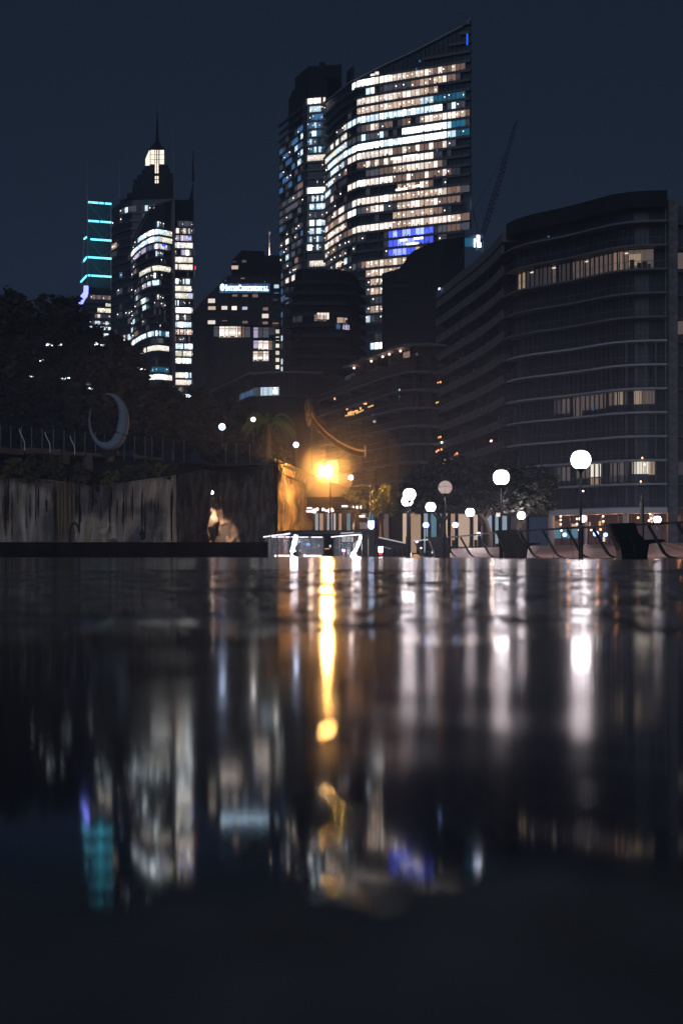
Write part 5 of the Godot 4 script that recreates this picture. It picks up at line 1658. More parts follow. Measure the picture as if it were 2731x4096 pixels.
func extrude(b: Mesher, m: Material, poly: Array, z0: float, z1: float, o: Vector3) -> void:
	var pv := PackedVector2Array(poly)
	var idx := Geometry2D.triangulate_polygon(pv)
	for i in range(0, idx.size(), 3):
		var a := pv[idx[i]]
		var c := pv[idx[i + 1]]
		var d := pv[idx[i + 2]]
		if (c - a).cross(d - a) < 0:
			var s := c
			c = d
			d = s
		b.tri(m, o + Vector3(a.x, a.y, z1), o + Vector3(c.x, c.y, z1), o + Vector3(d.x, d.y, z1))
		b.tri(m, o + Vector3(a.x, a.y, z0), o + Vector3(d.x, d.y, z0), o + Vector3(c.x, c.y, z0))
	var ccw := 0.0
	for i in pv.size(): ccw += pv[i].cross(pv[(i + 1) % pv.size()])
	for i in pv.size():
		var a := pv[i]
		var c := pv[(i + 1) % pv.size()]
		if ccw < 0:
			var s := a
			a = c
			c = s
		b.quad(m, o + Vector3(a.x, a.y, z0), o + Vector3(a.x, a.y, z1), o + Vector3(c.x, c.y, z1), o + Vector3(c.x, c.y, z0)) if false else b.quad(m, o + Vector3(a.x, a.y, z1), o + Vector3(a.x, a.y, z0), o + Vector3(c.x, c.y, z0), o + Vector3(c.x, c.y, z1))

func bench(label: String, where: Vector3) -> Node3D:
	var t := thing("moulded_bench", label, "bench", where, "benches along the promenade railing")
	var P := [Vector2(-0.29, 0), Vector2(-0.30, 0.18), Vector2(-0.36, 0.34), Vector2(-0.16, 0.40), Vector2(0.30, 0.42), Vector2(0.345, 0.33), Vector2(0.315, 0.16), Vector2(0.30, 0)]
	var b := Mesher.new()
	extrude(b, M["bench_dark"], P, -0.34, 0.30, where)
	commit("pedestal", t, b)
	var back := [Vector2(-0.36, 0.33), Vector2(-0.46, 0.55), Vector2(-0.57, 0.82), Vector2(-0.10, 0.835), Vector2(0.04, 0.84), Vector2(0.12, 0.60), Vector2(0.25, 0.45), Vector2(0.29, 0.41), Vector2(-0.1, 0.40)]
	var c := Mesher.new()
	extrude(c, M["bench_dark"], back, -0.26, 0.20, where)
	commit("backrest", t, c)
	var seat := [Vector2(0.22, 0.435), Vector2(0.46, 0.455), Vector2(0.66, 0.45), Vector2(0.70, 0.425), Vector2(0.67, 0.395), Vector2(0.46, 0.37), Vector2(0.30, 0.33)]
	var d := Mesher.new()
	extrude(d, M["bench_dark"], seat, -0.38, 0.36, where)
	commit("seat", t, d)
	var rib := Mesher.new()
	rib.tube(M["iron"], [where + Vector3(-0.53, 0.82, 0.22), where + Vector3(-0.43, 0.55, 0.24), where + Vector3(-0.33, 0.34, 0.31), where + Vector3(-0.27, 0.0, 0.32)], [0.012, 0.016, 0.016, 0.012], 6)
	rib.tube(M["iron"], [where + Vector3(-0.20, 0.82, 0.21), where + Vector3(-0.10, 0.5, 0.22), where + Vector3(0.0, 0.3, 0.31), where + Vector3(0.03, 0.0, 0.31)], [0.010, 0.014, 0.014, 0.010], 6)
	commit("edge_rib", t, rib)
	return t

func make_lamp(label: String, where: Vector3, h: float, globe_mat: Material, energy: float, tint: Color) -> Node3D:
	var t := thing("globe_lamp", label, "street lamp", where, "globe lamps on the promenade")
	var b := Mesher.new()
	b.lathe(M["steel_wet"], where, [Vector2(0.058, 0), Vector2(0.058, 0.76), Vector2(0.046, 0.80), Vector2(0.034, 0.82), Vector2(0.030, h - 0.30)], 14)
	commit("pole", t, b)
	var c := Mesher.new()
	c.lathe(M["iron"], where, [Vector2(0.03, h - 0.32), Vector2(0.06, h - 0.28), Vector2(0.115, h - 0.235), Vector2(0.12, h - 0.21), Vector2(0.0, h - 0.205)], 18)
	commit("collar", t, c)
	var g := Mesher.new()
	var prof := []
	for i in 19:
		var a := lerpf(-1.06, 0.98 if energy > 0.0 else PI / 2, i / 18.0)
		prof.append(Vector2(0.243 * cos(a), 0.243 * sin(a)))
	g.lathe(globe_mat, where + Vector3.UP * h, prof, 28)
	if energy > 0.0:
		var cap := Mesher.new()
		var cp := []
		for i in 8:
			var a := lerpf(0.985, PI / 2, i / 7.0)
			cp.append(Vector2(0.243 * cos(a), 0.243 * sin(a)))
		cap.lathe(M["lamp_cap"], where + Vector3.UP * h, cp, 28)
		commit("globe_cap", t, cap, "", where + Vector3.UP * h)
	var go := commit("globe", t, g, "", where + Vector3.UP * h)
	var rim := Mesher.new()
	rim.lathe(M["frame_pale"], where + Vector3.UP * h, [Vector2(0.2445, 0.012), Vector2(0.2485, 0.014), Vector2(0.2485, 0.024), Vector2(0.2445, 0.026)], 24)
	if energy > 0.0:
		var o := OmniLight3D.new()
		o.name = "globe_light"
		o.light_color = tint
		o.light_energy = energy
		o.light_size = 0.22
		o.omni_range = 40.0
		o.omni_attenuation = 2.0
		o.shadow_enabled = true
		t.add_child(o)
		o.position = Vector3.UP * h
	else:
		commit("globe_seam", t, rim)
		var inner := Mesher.new()
		inner.lathe(M["frame_pale"], where + Vector3.UP * h, [Vector2(0.02, -0.2), Vector2(0.02, 0.05), Vector2(0.16, 0.09), Vector2(0.16, 0.10), Vector2(0.02, 0.11), Vector2(0.012, 0.2), Vector2(0, 0.21)], 14)
		commit("burnt_out_fitting", t, inner)
	return t

func lamps() -> void:
	var white := Color(1.0, 0.93, 0.95)
	var h := 2.42
	var first := make_lamp("tallest looking lit globe lamp, nearest, rising before the apartment house", at(580.0, HY, 34.8) - Vector3(0, EYE, 0), h, M["lamp_white"], 8.0, white)
	var rest := [[500.5, 42.6, 0.0, "lit globe lamp standing just left of the second bench"], [408.8, 54.5, 0.0, "lit globe lamp at the left end of the railing overlapping another globe"], [406.6, 61.0, 0.0, "lit globe half hidden behind the lamp at the railing's left end"], [430.0, 68.5, 0.0, "lit globe lamp between the railing's left end and the unlit globe"],
		[469.4, 77.0, 0.0, "mid-sized lit globe lamp under the dark trees, right of the unlit globe"], [520.5, 83.0, 0.0, "small lit globe lamp right of the second tall lamp, under the tree edge"], [582.0, 92.0, 0.05, "small lit globe half hidden behind the nearest lamp's pole"], [656.4, 92.0, 0.0, "small lit globe lamp right of the largest bench before the column"]]
	for r in rest:
		copy_of(first, "globe_lamp", r[3], at(r[0], HY, r[1]) - Vector3(0, EYE - r[2], 0))
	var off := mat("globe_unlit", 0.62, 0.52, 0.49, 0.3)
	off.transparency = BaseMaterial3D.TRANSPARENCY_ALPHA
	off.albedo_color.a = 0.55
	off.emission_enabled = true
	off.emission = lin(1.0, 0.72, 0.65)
	off.emission_energy_multiplier = 0.34  # glow stands in for light from the neighbouring lamps
	make_lamp("unlit pinkish translucent globe lamp with an added glow on a dark pole above the first bench", at(444.6, HY, 50.0) - Vector3(0, EYE, 0), h + 0.05, off, 0.0, white)
	var blue := make_lamp("distant bluish globe lamp low behind the railing's left end", at(425.3, HY, 112.0), 2.42, M["lamp_bluer"], 1.2, Color(0.55, 0.7, 1.0))
	for r in [[454.6, 112.0, "distant pale blue globe lamp beside the unlit lamp's pole"], [478.0, 152.0, "distant globe lamp partly hidden by the railing under the trees"], [563.8, 160.0, "bluish lamp under the restaurant, left of the nearest pole"], [595.0, 120.0, "bright bluish white globe below the restaurant, right of the nearest pole"], [604.6, 160.0, "dim pale globe touching the bright bluish one below the restaurant"]]:
		var y := 0.0
		copy_of(blue, "globe_lamp", r[2], at(r[0], HY, r[1]) + Vector3(0, {454.6: 0.0, 478.0: -0.1, 563.8: -0.05, 595.0: -0.55, 604.6: -0.05}[r[0]], 0))
	# sodium street lamp
	var z := 106.6
	var s := thing("street_lamp", "orange sodium street lamp glowing on a tall pole with a short side arm", "street lamp", at(329.8, 556, z))
	var b := Mesher.new()
	b.tube(M["facade_stone"], [at(329.8, 556, z), at(329.8, 500, z), at(329.6, 474, z), at(329.0, 468.2, z), at(327.5, 466.6, z)], [0.09, 0.08, 0.06, 0.05, 0.04], 10)
	b.tube(M["facade_stone"], [at(329.5, 474.5, z), at(324.0, 475.0, z), at(320.0, 475.6, z)], [0.05, 0.045, 0.04], 8)
	commit("pole", s, b)
	var hd := Mesher.new()
	hd.lathe(M["iron"], at(326.5, 465.6, z), [Vector2(0.26, -0.04), Vector2(0.2, 0.04), Vector2(0.08, 0.10), Vector2(0, 0.11)], 16)
	commit("hood", s, hd)
	var bulb := SphereMesh.new()
	bulb.radius = 0.37
	bulb.height = 0.72
	put("lantern", s, bulb, at(326.5, 470.6, z), M["sodium"])
	box("small_lantern", s, at(318.0, 476.0, z), Vector3(0.36, 0.10, 0.16), M["bulb_warm"])
	var o := OmniLight3D.new()
	o.name = "sodium_light"
	o.light_color = Color(1.0, 0.62, 0.22)
	o.light_energy = 14.0
	o.light_size = 0.2
	o.omni_range = 120.0
	o.omni_attenuation = 2.0
	o.shadow_enabled = true
	s.add_child(o)
	o.global_position = at(327.5, 477.5, z) + Vector3(0, 0, 0.3)


# ---------------------------------------------------------------- glass stair pavilion
func pavilion() -> void:
	var z := 100.0
	var t := thing("glass_pavilion", "low glass stair pavilion with curved dark roof and bright white light tubes", "pavilion", at(320, 556, z))
	var U := func(x: float) -> float: return 250.0 + x * 0.0957
	var V := func(y: float) -> float: return 445.0 + y * 0.0957
	var R := [[288.0, 103.0], [298.0, 99.5], [326.0, 99.0], [346.0, 100.5], [354.5, 104.0]]
	band("roof", t, R, [288.0, 292.0, 298.0, 306.0, 316.0, 326.0, 336.0, 346.0, 350.0, 354.5], hv(534.2, 100), hv(530.6, 100), 0.9, 6.0, M["steel_dark"])
	for s in [[[135, 962], [210, 950], 0.10], [[218, 948], [300, 938], 0.10], [[306, 940], [356, 934], 0.11], [[358, 934], [415, 924], 0.14], [[222, 960], [275, 962], 0.08], [[285, 961], [355, 961], 0.08], [[368, 961], [412, 961], 0.09], [[424, 961], [470, 961], 0.09], [[500, 962], [606, 962], 0.08], [[634, 962], [752, 962], 0.09], [[842, 962], [905, 955], 0.10], [[908, 954], [1040, 944], 0.10], [[1043, 944], [1138, 936], 0.12], [[505, 900], [540, 910], 0.10], [[890, 925], [1080, 915], 0.06]]:
		bar("strip_light", t, at(U.call(s[0][0]), V.call(s[0][1]), z - 1.2), at(U.call(s[1][0]), V.call(s[1][1]), z - 1.2), s[2] * 0.75, M["strip_white"] if s[0][1] > 905 and s[0][0] != 890 else M["strip_dim"])
	for x in [158, 218, 285, 322, 345, 405, 487, 500, 765, 870, 885, 910, 950, 1003, 1047, 1078, 1100]:
		bar("glass_post", t, at(U.call(x), V.call(1186), z), at(U.call(x), V.call(955), z), 0.06 if x != 487 else 0.14, M["steel_wet"])
	for x in [[146, 218], [218, 285], [285, 345], [345, 405], [500, 632], [632, 765], [870, 950], [950, 1047]]:
		var gl := box("glass_pane", t, (at(U.call(x[0]), V.call(1180), z + 0.2) + at(U.call(x[1]), V.call(965), z + 0.2)) / 2, Vector3(px((x[1] - x[0]) * 0.0957 - 0.6, z), px(20, z), 0.03), pane_glass())
	bar("rail", t, at(U.call(140), V.call(1030), z + 0.4), at(U.call(420), V.call(1035), z + 0.4), 0.05, M["steel_wet"])
	bar("rail", t, at(U.call(500), V.call(1122), z + 0.4), at(U.call(760), V.call(1122), z + 0.4), 0.10, M["steel_wet"])
	bar("rail", t, at(U.call(945), V.call(1028), z + 0.4), at(U.call(1100), V.call(1028), z + 0.4), 0.05, M["steel_wet"])
	# the two slanting tubes that light the stairs
	for s in [[[478, 940], [468, 985], 0.19], [[470, 985], [452, 1050], 0.21], [[452, 1050], [430, 1125], 0.17], [[430, 1135], [434, 1175], 0.09], [[1158, 938], [1142, 990], 0.15], [[1140, 998], [1112, 1070], 0.15], [[1110, 1078], [1080, 1130], 0.14], [[1082, 1120], [1058, 1192], 0.22]]:
		var g := Mesher.new()
		var a := at(U.call(s[0][0]), V.call(s[0][1]), z - 0.6)
		var b := at(U.call(s[1][0]), V.call(s[1][1]), z - 0.6)
		g.tube(M["tube_white"], [a, a.lerp(b, 0.1), a.lerp(b, 0.9), b], [s[2] * 0.45, s[2] * 0.78, s[2] * 0.78, s[2] * 0.45], 12)
		commit("light_tube", t, g, "", a)
	for q in [[455, 1000], [1110, 1060]]:
		var o := OmniLight3D.new()
		o.name = numbered(t, "tube_light")
		o.light_color = Color(0.96, 0.95, 1.0)
		o.light_energy = 2.0
		o.light_size = 0.3
		o.omni_range = 30.0
		o.omni_attenuation = 2.0
		o.shadow_enabled = true
		t.add_child(o)
		o.global_position = at(U.call(q[0]), V.call(q[1]), z - 1.1)
	# step lights near the ground
	for x in [[262, 1158, 13], [300, 1156, 11], [322, 1156, 11], [345, 1156, 11], [374, 1158, 12], [400, 1156, 11], [448, 1158, 9], [300, 1182, 9], [330, 1184, 9], [362, 1184, 9], [405, 1190, 6], [568, 1158, 17], [600, 1160, 12], [630, 1158, 14], [662, 1158, 14], [695, 1158, 13], [728, 1158, 11], [1110, 1155, 8], [775, 1184, 10], [800, 1182, 12], [840, 1184, 12], [880, 1186, 8]]:
		var s := SphereMesh.new()
		s.radius = px(x[2] * 0.0957 * 0.8, z)
		s.height = s.radius * 2
		put("step_light", t, s, at(U.call(x[0]), V.call(x[1]), z - 0.5), M["bulb_pink"] if x[0] < 770 else M["bulb_warm"])
	# screens and notices inside
	for s in [[582, 1024, 622, 1052, "screen_blue"], [590, 1036, 604, 1044, "strip_white"], [655, 1060, 690, 1080, "room_dim"], [708, 1038, 722, 1068, "shop_blue"], [825, 1044, 842, 1068, "strip_dim"], [775, 1080, 826, 1088, "win_O0"], [500, 1098, 530, 1110, "win_O0"], [456, 1098, 482, 1116, "strip_white"], [946, 1088, 990, 1115, "lamp_bluer"], [970, 1118, 982, 1150, "beacon_red"], [1005, 1088, 1044, 1150, "shop_pale"], [946, 960, 1075, 1010, "shop_pale"], [916, 960, 940, 1080, "room_dim"]]:
		var a := at(U.call(s[0]), V.call(s[1]), z + 2.0)
		var b := at(U.call(s[2]), V.call(s[3]), z + 2.0)
		box("notice", t, (a + b) / 2, Vector3(absf(b.x - a.x), absf(a.y - b.y), 0.05), M[s[4]])
	box("back_wall", t, at(318, 545.0, z + 4.5), Vector3(4.6, 1.5, 0.2), M["facade_dark"])
	# the machine housing at its right end
	var c := thing("machine_cabinet", "tall black cabinet at the right end of the glass pavilion", "cabinet", at(367, 557, z - 1.5))
	box("body", c, at(367.3, 544.6, z - 1.5), Vector3(px(12.0, z), px(25.0, z), 0.9), M["iron"])
	box("hood", c, at(363.8, 531.0, z - 1.5), Vector3(px(18.5, z), px(3.6, z), 1.3), M["iron"])
	box("door_seam", c, at(367.8, 546.0, z - 1.97), Vector3(0.05, px(22.0, z), 0.03), M["steel_wet"])
	box("shelf_light", c, at(367.6, 547.0, z - 2.0), Vector3(0.06, px(16.0, z), 0.03), M["room_warm"])
	var sg := thing("illuminated_sign", "small bright blue white sign box on top of the black cabinet", "sign", at(370.6, 530.0, z - 1.5))
	box("lit_face", sg, at(370.6, 524.2, z - 1.7), Vector3(px(5.6, z), px(6.2, z), 0.14), M["lamp_blue"])
	box("frame", sg, at(370.6, 524.2, z - 1.55), Vector3(px(6.8, z), px(7.4, z), 0.14), M["blue_strip"])
	box("foot", sg, at(370.8, 529.0, z - 1.7), Vector3(px(3.6, z), px(2.0, z), 0.12), M["lamp_blue"])

func pane_glass() -> StandardMaterial3D:
	if M.has("pane_glass"): return M["pane_glass"]
	var m := mat("pane_glass", 0.75, 0.8, 0.85, 0.05)
	m.transparency = BaseMaterial3D.TRANSPARENCY_ALPHA
	m.albedo_color.a = 0.12
	return m


# ---------------------------------------------------------------- trees
func tree(called: String, label: String, trunk: Array, blobs: Array, count: int, size: float, m: Material, seed_: int, group := "", hollow := 0.45) -> Node3D:
	var root: Vector3 = trunk[0]
	var t := thing(called, label, "tree", root, group)
	var b := Mesher.new()
	var h: Vector3 = trunk[-1]
	b.tube(M["bark"], trunk, range(trunk.size()).map(func(i): return lerpf(0.22, 0.10, float(i) / trunk.size())), 8)
	for l in blobs:
		var e := at(l[0], l[1] + l[4] * 0.2, l[2])
		b.tube(M["bark"], [h - (h - root) * 0.25, h.lerp(e, 0.5) + Vector3(0, 0.2, 0), e], [0.09, 0.06, 0.03], 6)
	commit("trunk", t, b)
	leaves("crown", t, blobs, count, size, m, seed_, hollow)
	return t

func trees() -> void:
	# the big fig on the terrace
	var fz_ := 128.0
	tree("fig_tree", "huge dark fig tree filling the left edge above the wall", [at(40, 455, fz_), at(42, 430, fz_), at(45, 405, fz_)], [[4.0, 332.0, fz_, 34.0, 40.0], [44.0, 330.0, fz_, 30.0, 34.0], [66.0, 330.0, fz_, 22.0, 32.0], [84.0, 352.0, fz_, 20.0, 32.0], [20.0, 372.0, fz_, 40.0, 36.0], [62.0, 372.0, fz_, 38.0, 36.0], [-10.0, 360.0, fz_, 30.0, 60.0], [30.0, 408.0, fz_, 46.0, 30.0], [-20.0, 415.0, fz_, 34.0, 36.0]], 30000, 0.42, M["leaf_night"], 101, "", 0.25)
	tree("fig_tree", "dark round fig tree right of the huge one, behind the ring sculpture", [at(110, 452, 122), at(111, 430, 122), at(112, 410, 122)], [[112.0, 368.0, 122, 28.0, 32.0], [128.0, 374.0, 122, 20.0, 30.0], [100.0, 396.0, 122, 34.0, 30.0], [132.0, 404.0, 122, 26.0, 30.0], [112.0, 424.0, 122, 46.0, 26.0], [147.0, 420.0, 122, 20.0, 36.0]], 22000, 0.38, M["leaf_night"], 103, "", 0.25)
	# clipped dark masses along the hill towards the pavilion
	var bushes := [[168.0, 414.0, 24.0, 27.0, "tall dark hedge just right of the ring sculpture"], [196.0, 416.0, 22.0, 27.0, "dark hedge around the left hillside globe lamp"], [222.0, 426.0, 20.0, 28.0, "dark hedge below the bluish hillside globe"], [248.0, 434.0, 20.0, 26.0, "dark hedge left of the palm"], [270.0, 448.0, 14.0, 20.0, "dark bush at the foot of the palm"]]
	var k := 0
	for q in bushes:
		k += 1
		var z := 126.0
		var t := thing("hedge", q[4], "hedge", at(q[0], 450, z), "dark hedges on the hill")
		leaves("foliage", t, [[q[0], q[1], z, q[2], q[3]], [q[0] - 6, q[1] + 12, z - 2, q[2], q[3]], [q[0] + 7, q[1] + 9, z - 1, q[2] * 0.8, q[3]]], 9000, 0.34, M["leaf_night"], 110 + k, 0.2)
	var zl := 112.0
	for q in [[-10.0, "long dark hedge behind the iron fence at the left edge"], [50.0, "dark hedge behind the iron fence between the curved posts and the ring"]]:
		var hg := thing("hedge", q[1], "hedge", at(q[0], 455, zl), "dark hedges on the hill")
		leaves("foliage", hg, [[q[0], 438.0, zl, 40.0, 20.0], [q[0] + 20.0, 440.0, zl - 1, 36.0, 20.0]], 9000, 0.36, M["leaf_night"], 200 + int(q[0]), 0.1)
	# windows behind the trees, put in as small lights among the leaves
	k = 0
	for l in [[47.5, 344.5, 1.7, "small white light high in the huge fig tree, leftmost"], [52.0, 345.5, 1.0, "small white light beside the leftmost one in the fig tree"], [61.0, 344.5, 1.0, "white light in the upper middle of the huge fig tree"], [97.0, 344.0, 1.4, "white light near the top of the round fig tree"], [101.0, 345.0, 0.8, "faint light right of the top one in the round fig tree"], [40.0, 361.0, 0.8, "lone white light at mid height of the huge fig tree"], [31.5, 376.5, 0.8, "lone small light low on the left of the huge fig tree"], [62.5, 378.5, 0.9, "left white light of the low pair between the fig trees"], [69.0, 378.0, 1.2, "right white light of the low pair between the fig trees"], [90.0, 388.5, 1.0, "teal white light just above the ring sculpture"], [88.0, 384.5, 2.4, "dim grey lit panel just above the ring sculpture"], [141.5, 369.0, 1.2, "white light at the right edge of the round fig tree"]]:
		k += 1
		var z := 116.0 if l[0] > 80 else 119.5
		var t := thing("window_speck", l[3], "light", at(l[0], l[1], z), "lights among the fig trees")
		for i in 5:
			var q: float = l[2] * (0.75 if i == 0 else rng.randf_range(0.15, 0.4))
			box("lit_face", t, at(l[0] + (0.0 if i == 0 else rng.randfn() * 1.9), l[1] + (0.0 if i == 0 else rng.randfn() * 0.8), z - 0.02 * i), Vector3(px(q * 1.4, z), px(q, z), 0.12), M["win_g2"] if k == 11 else M["win_c2"] if i % 2 else M["win_C1"])
		box("housing", t, at(l[0], l[1] - l[2] * 0.9, z), Vector3(px(l[2] * 1.8, z), px(l[2] * 0.5, z), 0.2), M["iron"])  # housing added above each window speck
	# palm on the corner of the hill
	var pz := 118.0
	var p := thing("palm_tree", "palm with drooping green lit fronds above the rock corner", "palm", at(268, 462, pz))
	var tb := Mesher.new()
	tb.tube(M["bark"], [at(268, 462, pz), at(268.4, 445, pz), at(268, 424, pz)], [0.28, 0.22, 0.2], 10)
	commit("trunk", p, tb)
	for i in 22:
		var a := TAU * i / 22.0 + rng.randf() * 0.2
		var len_ := rng.randf_range(1.9, 2.7)
		var rise := rng.randf_range(0.25, 1.0)
		var c := at(268, 424, pz)
		var g := Mesher.new()
		var prev := c
		for s in 12:
			var r := (s + 1) / 12.0
			var q := c + Vector3(cos(a) * len_ * r, rise * 1.6 * sin(r * 1.9) - 1.5 * r * r, sin(a) * len_ * r)
			g.bar(M["leaf_palm"], prev, q, 0.03)
			var d := (q - prev).normalized()
			var side := d.cross(Vector3.UP).normalized()
			for sg in [-1.0, 1.0]:
				for h in 2:
					var o: Vector3 = prev.lerp(q, h * 0.5)
					var tip: Vector3 = o + side * sg * 0.42 * (1.0 - 0.6 * r) + d * 0.25 - Vector3(0, 0.16 + 0.2 * r, 0)
					g.tri(M["leaf_palm"], o - d * 0.02, o + d * 0.035, tip)
			prev = q
		commit("frond", p, g, "", c)
	# lamp-lit plane tree by the sign, and the darker ones along the promenade
	tree("plane_tree", "small tree with bright yellow green lit leaves right of the sodium lamp", [at(381, 556, 109), at(381, 535, 109), at(380.5, 518, 109)], [[380.0, 500.0, 108.5, 11.0, 11.0], [389.0, 506.0, 109, 9.0, 9.0], [376.0, 507.0, 108.5, 7.0, 8.0], [385.0, 492.0, 109, 8.0, 6.0]], 2600, 0.17, M["leaf_green"], 131, "plane trees on the quay")
	tree("plane_tree", "wispy young tree with orange lit leaves close to the sodium lamp", [at(357, 556, 118), at(357, 530, 118), at(357, 515, 118)], [[352.0, 494.0, 118, 8.0, 8.0], [345.0, 496.0, 118, 6.0, 5.0], [361.0, 502.0, 118, 6.0, 6.0]], 420, 0.15, M["leaf_green"], 133, "plane trees on the quay")
	tree("plane_tree", "broad dark plane tree behind the unlit globe lamp", [at(440, 556, 92), at(441, 535, 92), at(443, 515, 92)], [[425.0, 490.0, 92, 26.0, 22.0], [450.0, 480.0, 92, 28.0, 26.0], [410.0, 498.0, 91, 14.0, 12.0], [440.0, 502.0, 90, 30.0, 10.0], [462.0, 500.0, 90, 20.0, 12.0]], 11000, 0.155, M["leaf_dark"], 135, "plane trees on the quay", 0.2)
	tree("plane_tree", "dark plane tree with a forked trunk between the two tall lit lamps", [at(489, 556, 84), at(488.5, 535, 84), at(485, 522, 84), at(478, 514, 84)], [[490.0, 484.0, 86, 30.0, 24.0], [505.0, 500.0, 84, 22.0, 13.0], [475.0, 504.0, 84, 16.0, 9.0], [520.0, 488.0, 88, 22.0, 22.0]], 11000, 0.145, M["leaf_dark"], 137, "plane trees on the quay", 0.2)
	tree("plane_tree", "dark plane tree whose crown overlaps the corner of the apartment house", [at(516, 556, 86), at(515, 536, 86), at(520, 518, 86)], [[535.0, 486.0, 86, 20.0, 22.0], [542.0, 502.0, 86, 13.0, 12.0], [518.0, 506.0, 86, 16.0, 9.0], [527.0, 494.0, 85, 18.0, 16.0]], 8000, 0.145, M["leaf_dark"], 139, "plane trees on the quay", 0.25)
	tree("bare_tree", "slim bare tree left of the taxi before the shopfronts", [at(356, 556, 126), at(355.8, 530, 126), at(356.5, 512, 126)], [[352.0, 503.0, 126, 5.0, 5.0], [360.0, 506.0, 126, 4.0, 5.0]], 60, 0.13, M["leaf_green"], 141, "plane trees on the quay")


# ---------------------------------------------------------------- the rest
func globe_on_hill(label: String, u: float, v: float, z: float, r: float, m: Material, e: float, tint: Color, foot: float) -> void:
	var t := thing("hill_lamp", label, "street lamp", at(u, foot, z), "lamps on the hill")
	var b := Mesher.new()
	b.tube(M["iron"], [at(u, foot, z), at(u, v + r, z)], [0.05, 0.035], 8)
	commit("pole", t, b)
	var s := SphereMesh.new()
	s.radius = minf(px(r, z), 0.245)
	s.height = s.radius * 2
	put("globe", t, s, at(u, v, z), m)
	var o := OmniLight3D.new()
	o.name = "globe_light"
	o.light_color = tint
	o.light_energy = e
	o.light_size = 0.15
	o.omni_range = 30.0
	o.omni_attenuation = 2.0
	o.shadow_enabled = true
	t.add_child(o)
	o.global_position = at(u, v, z)

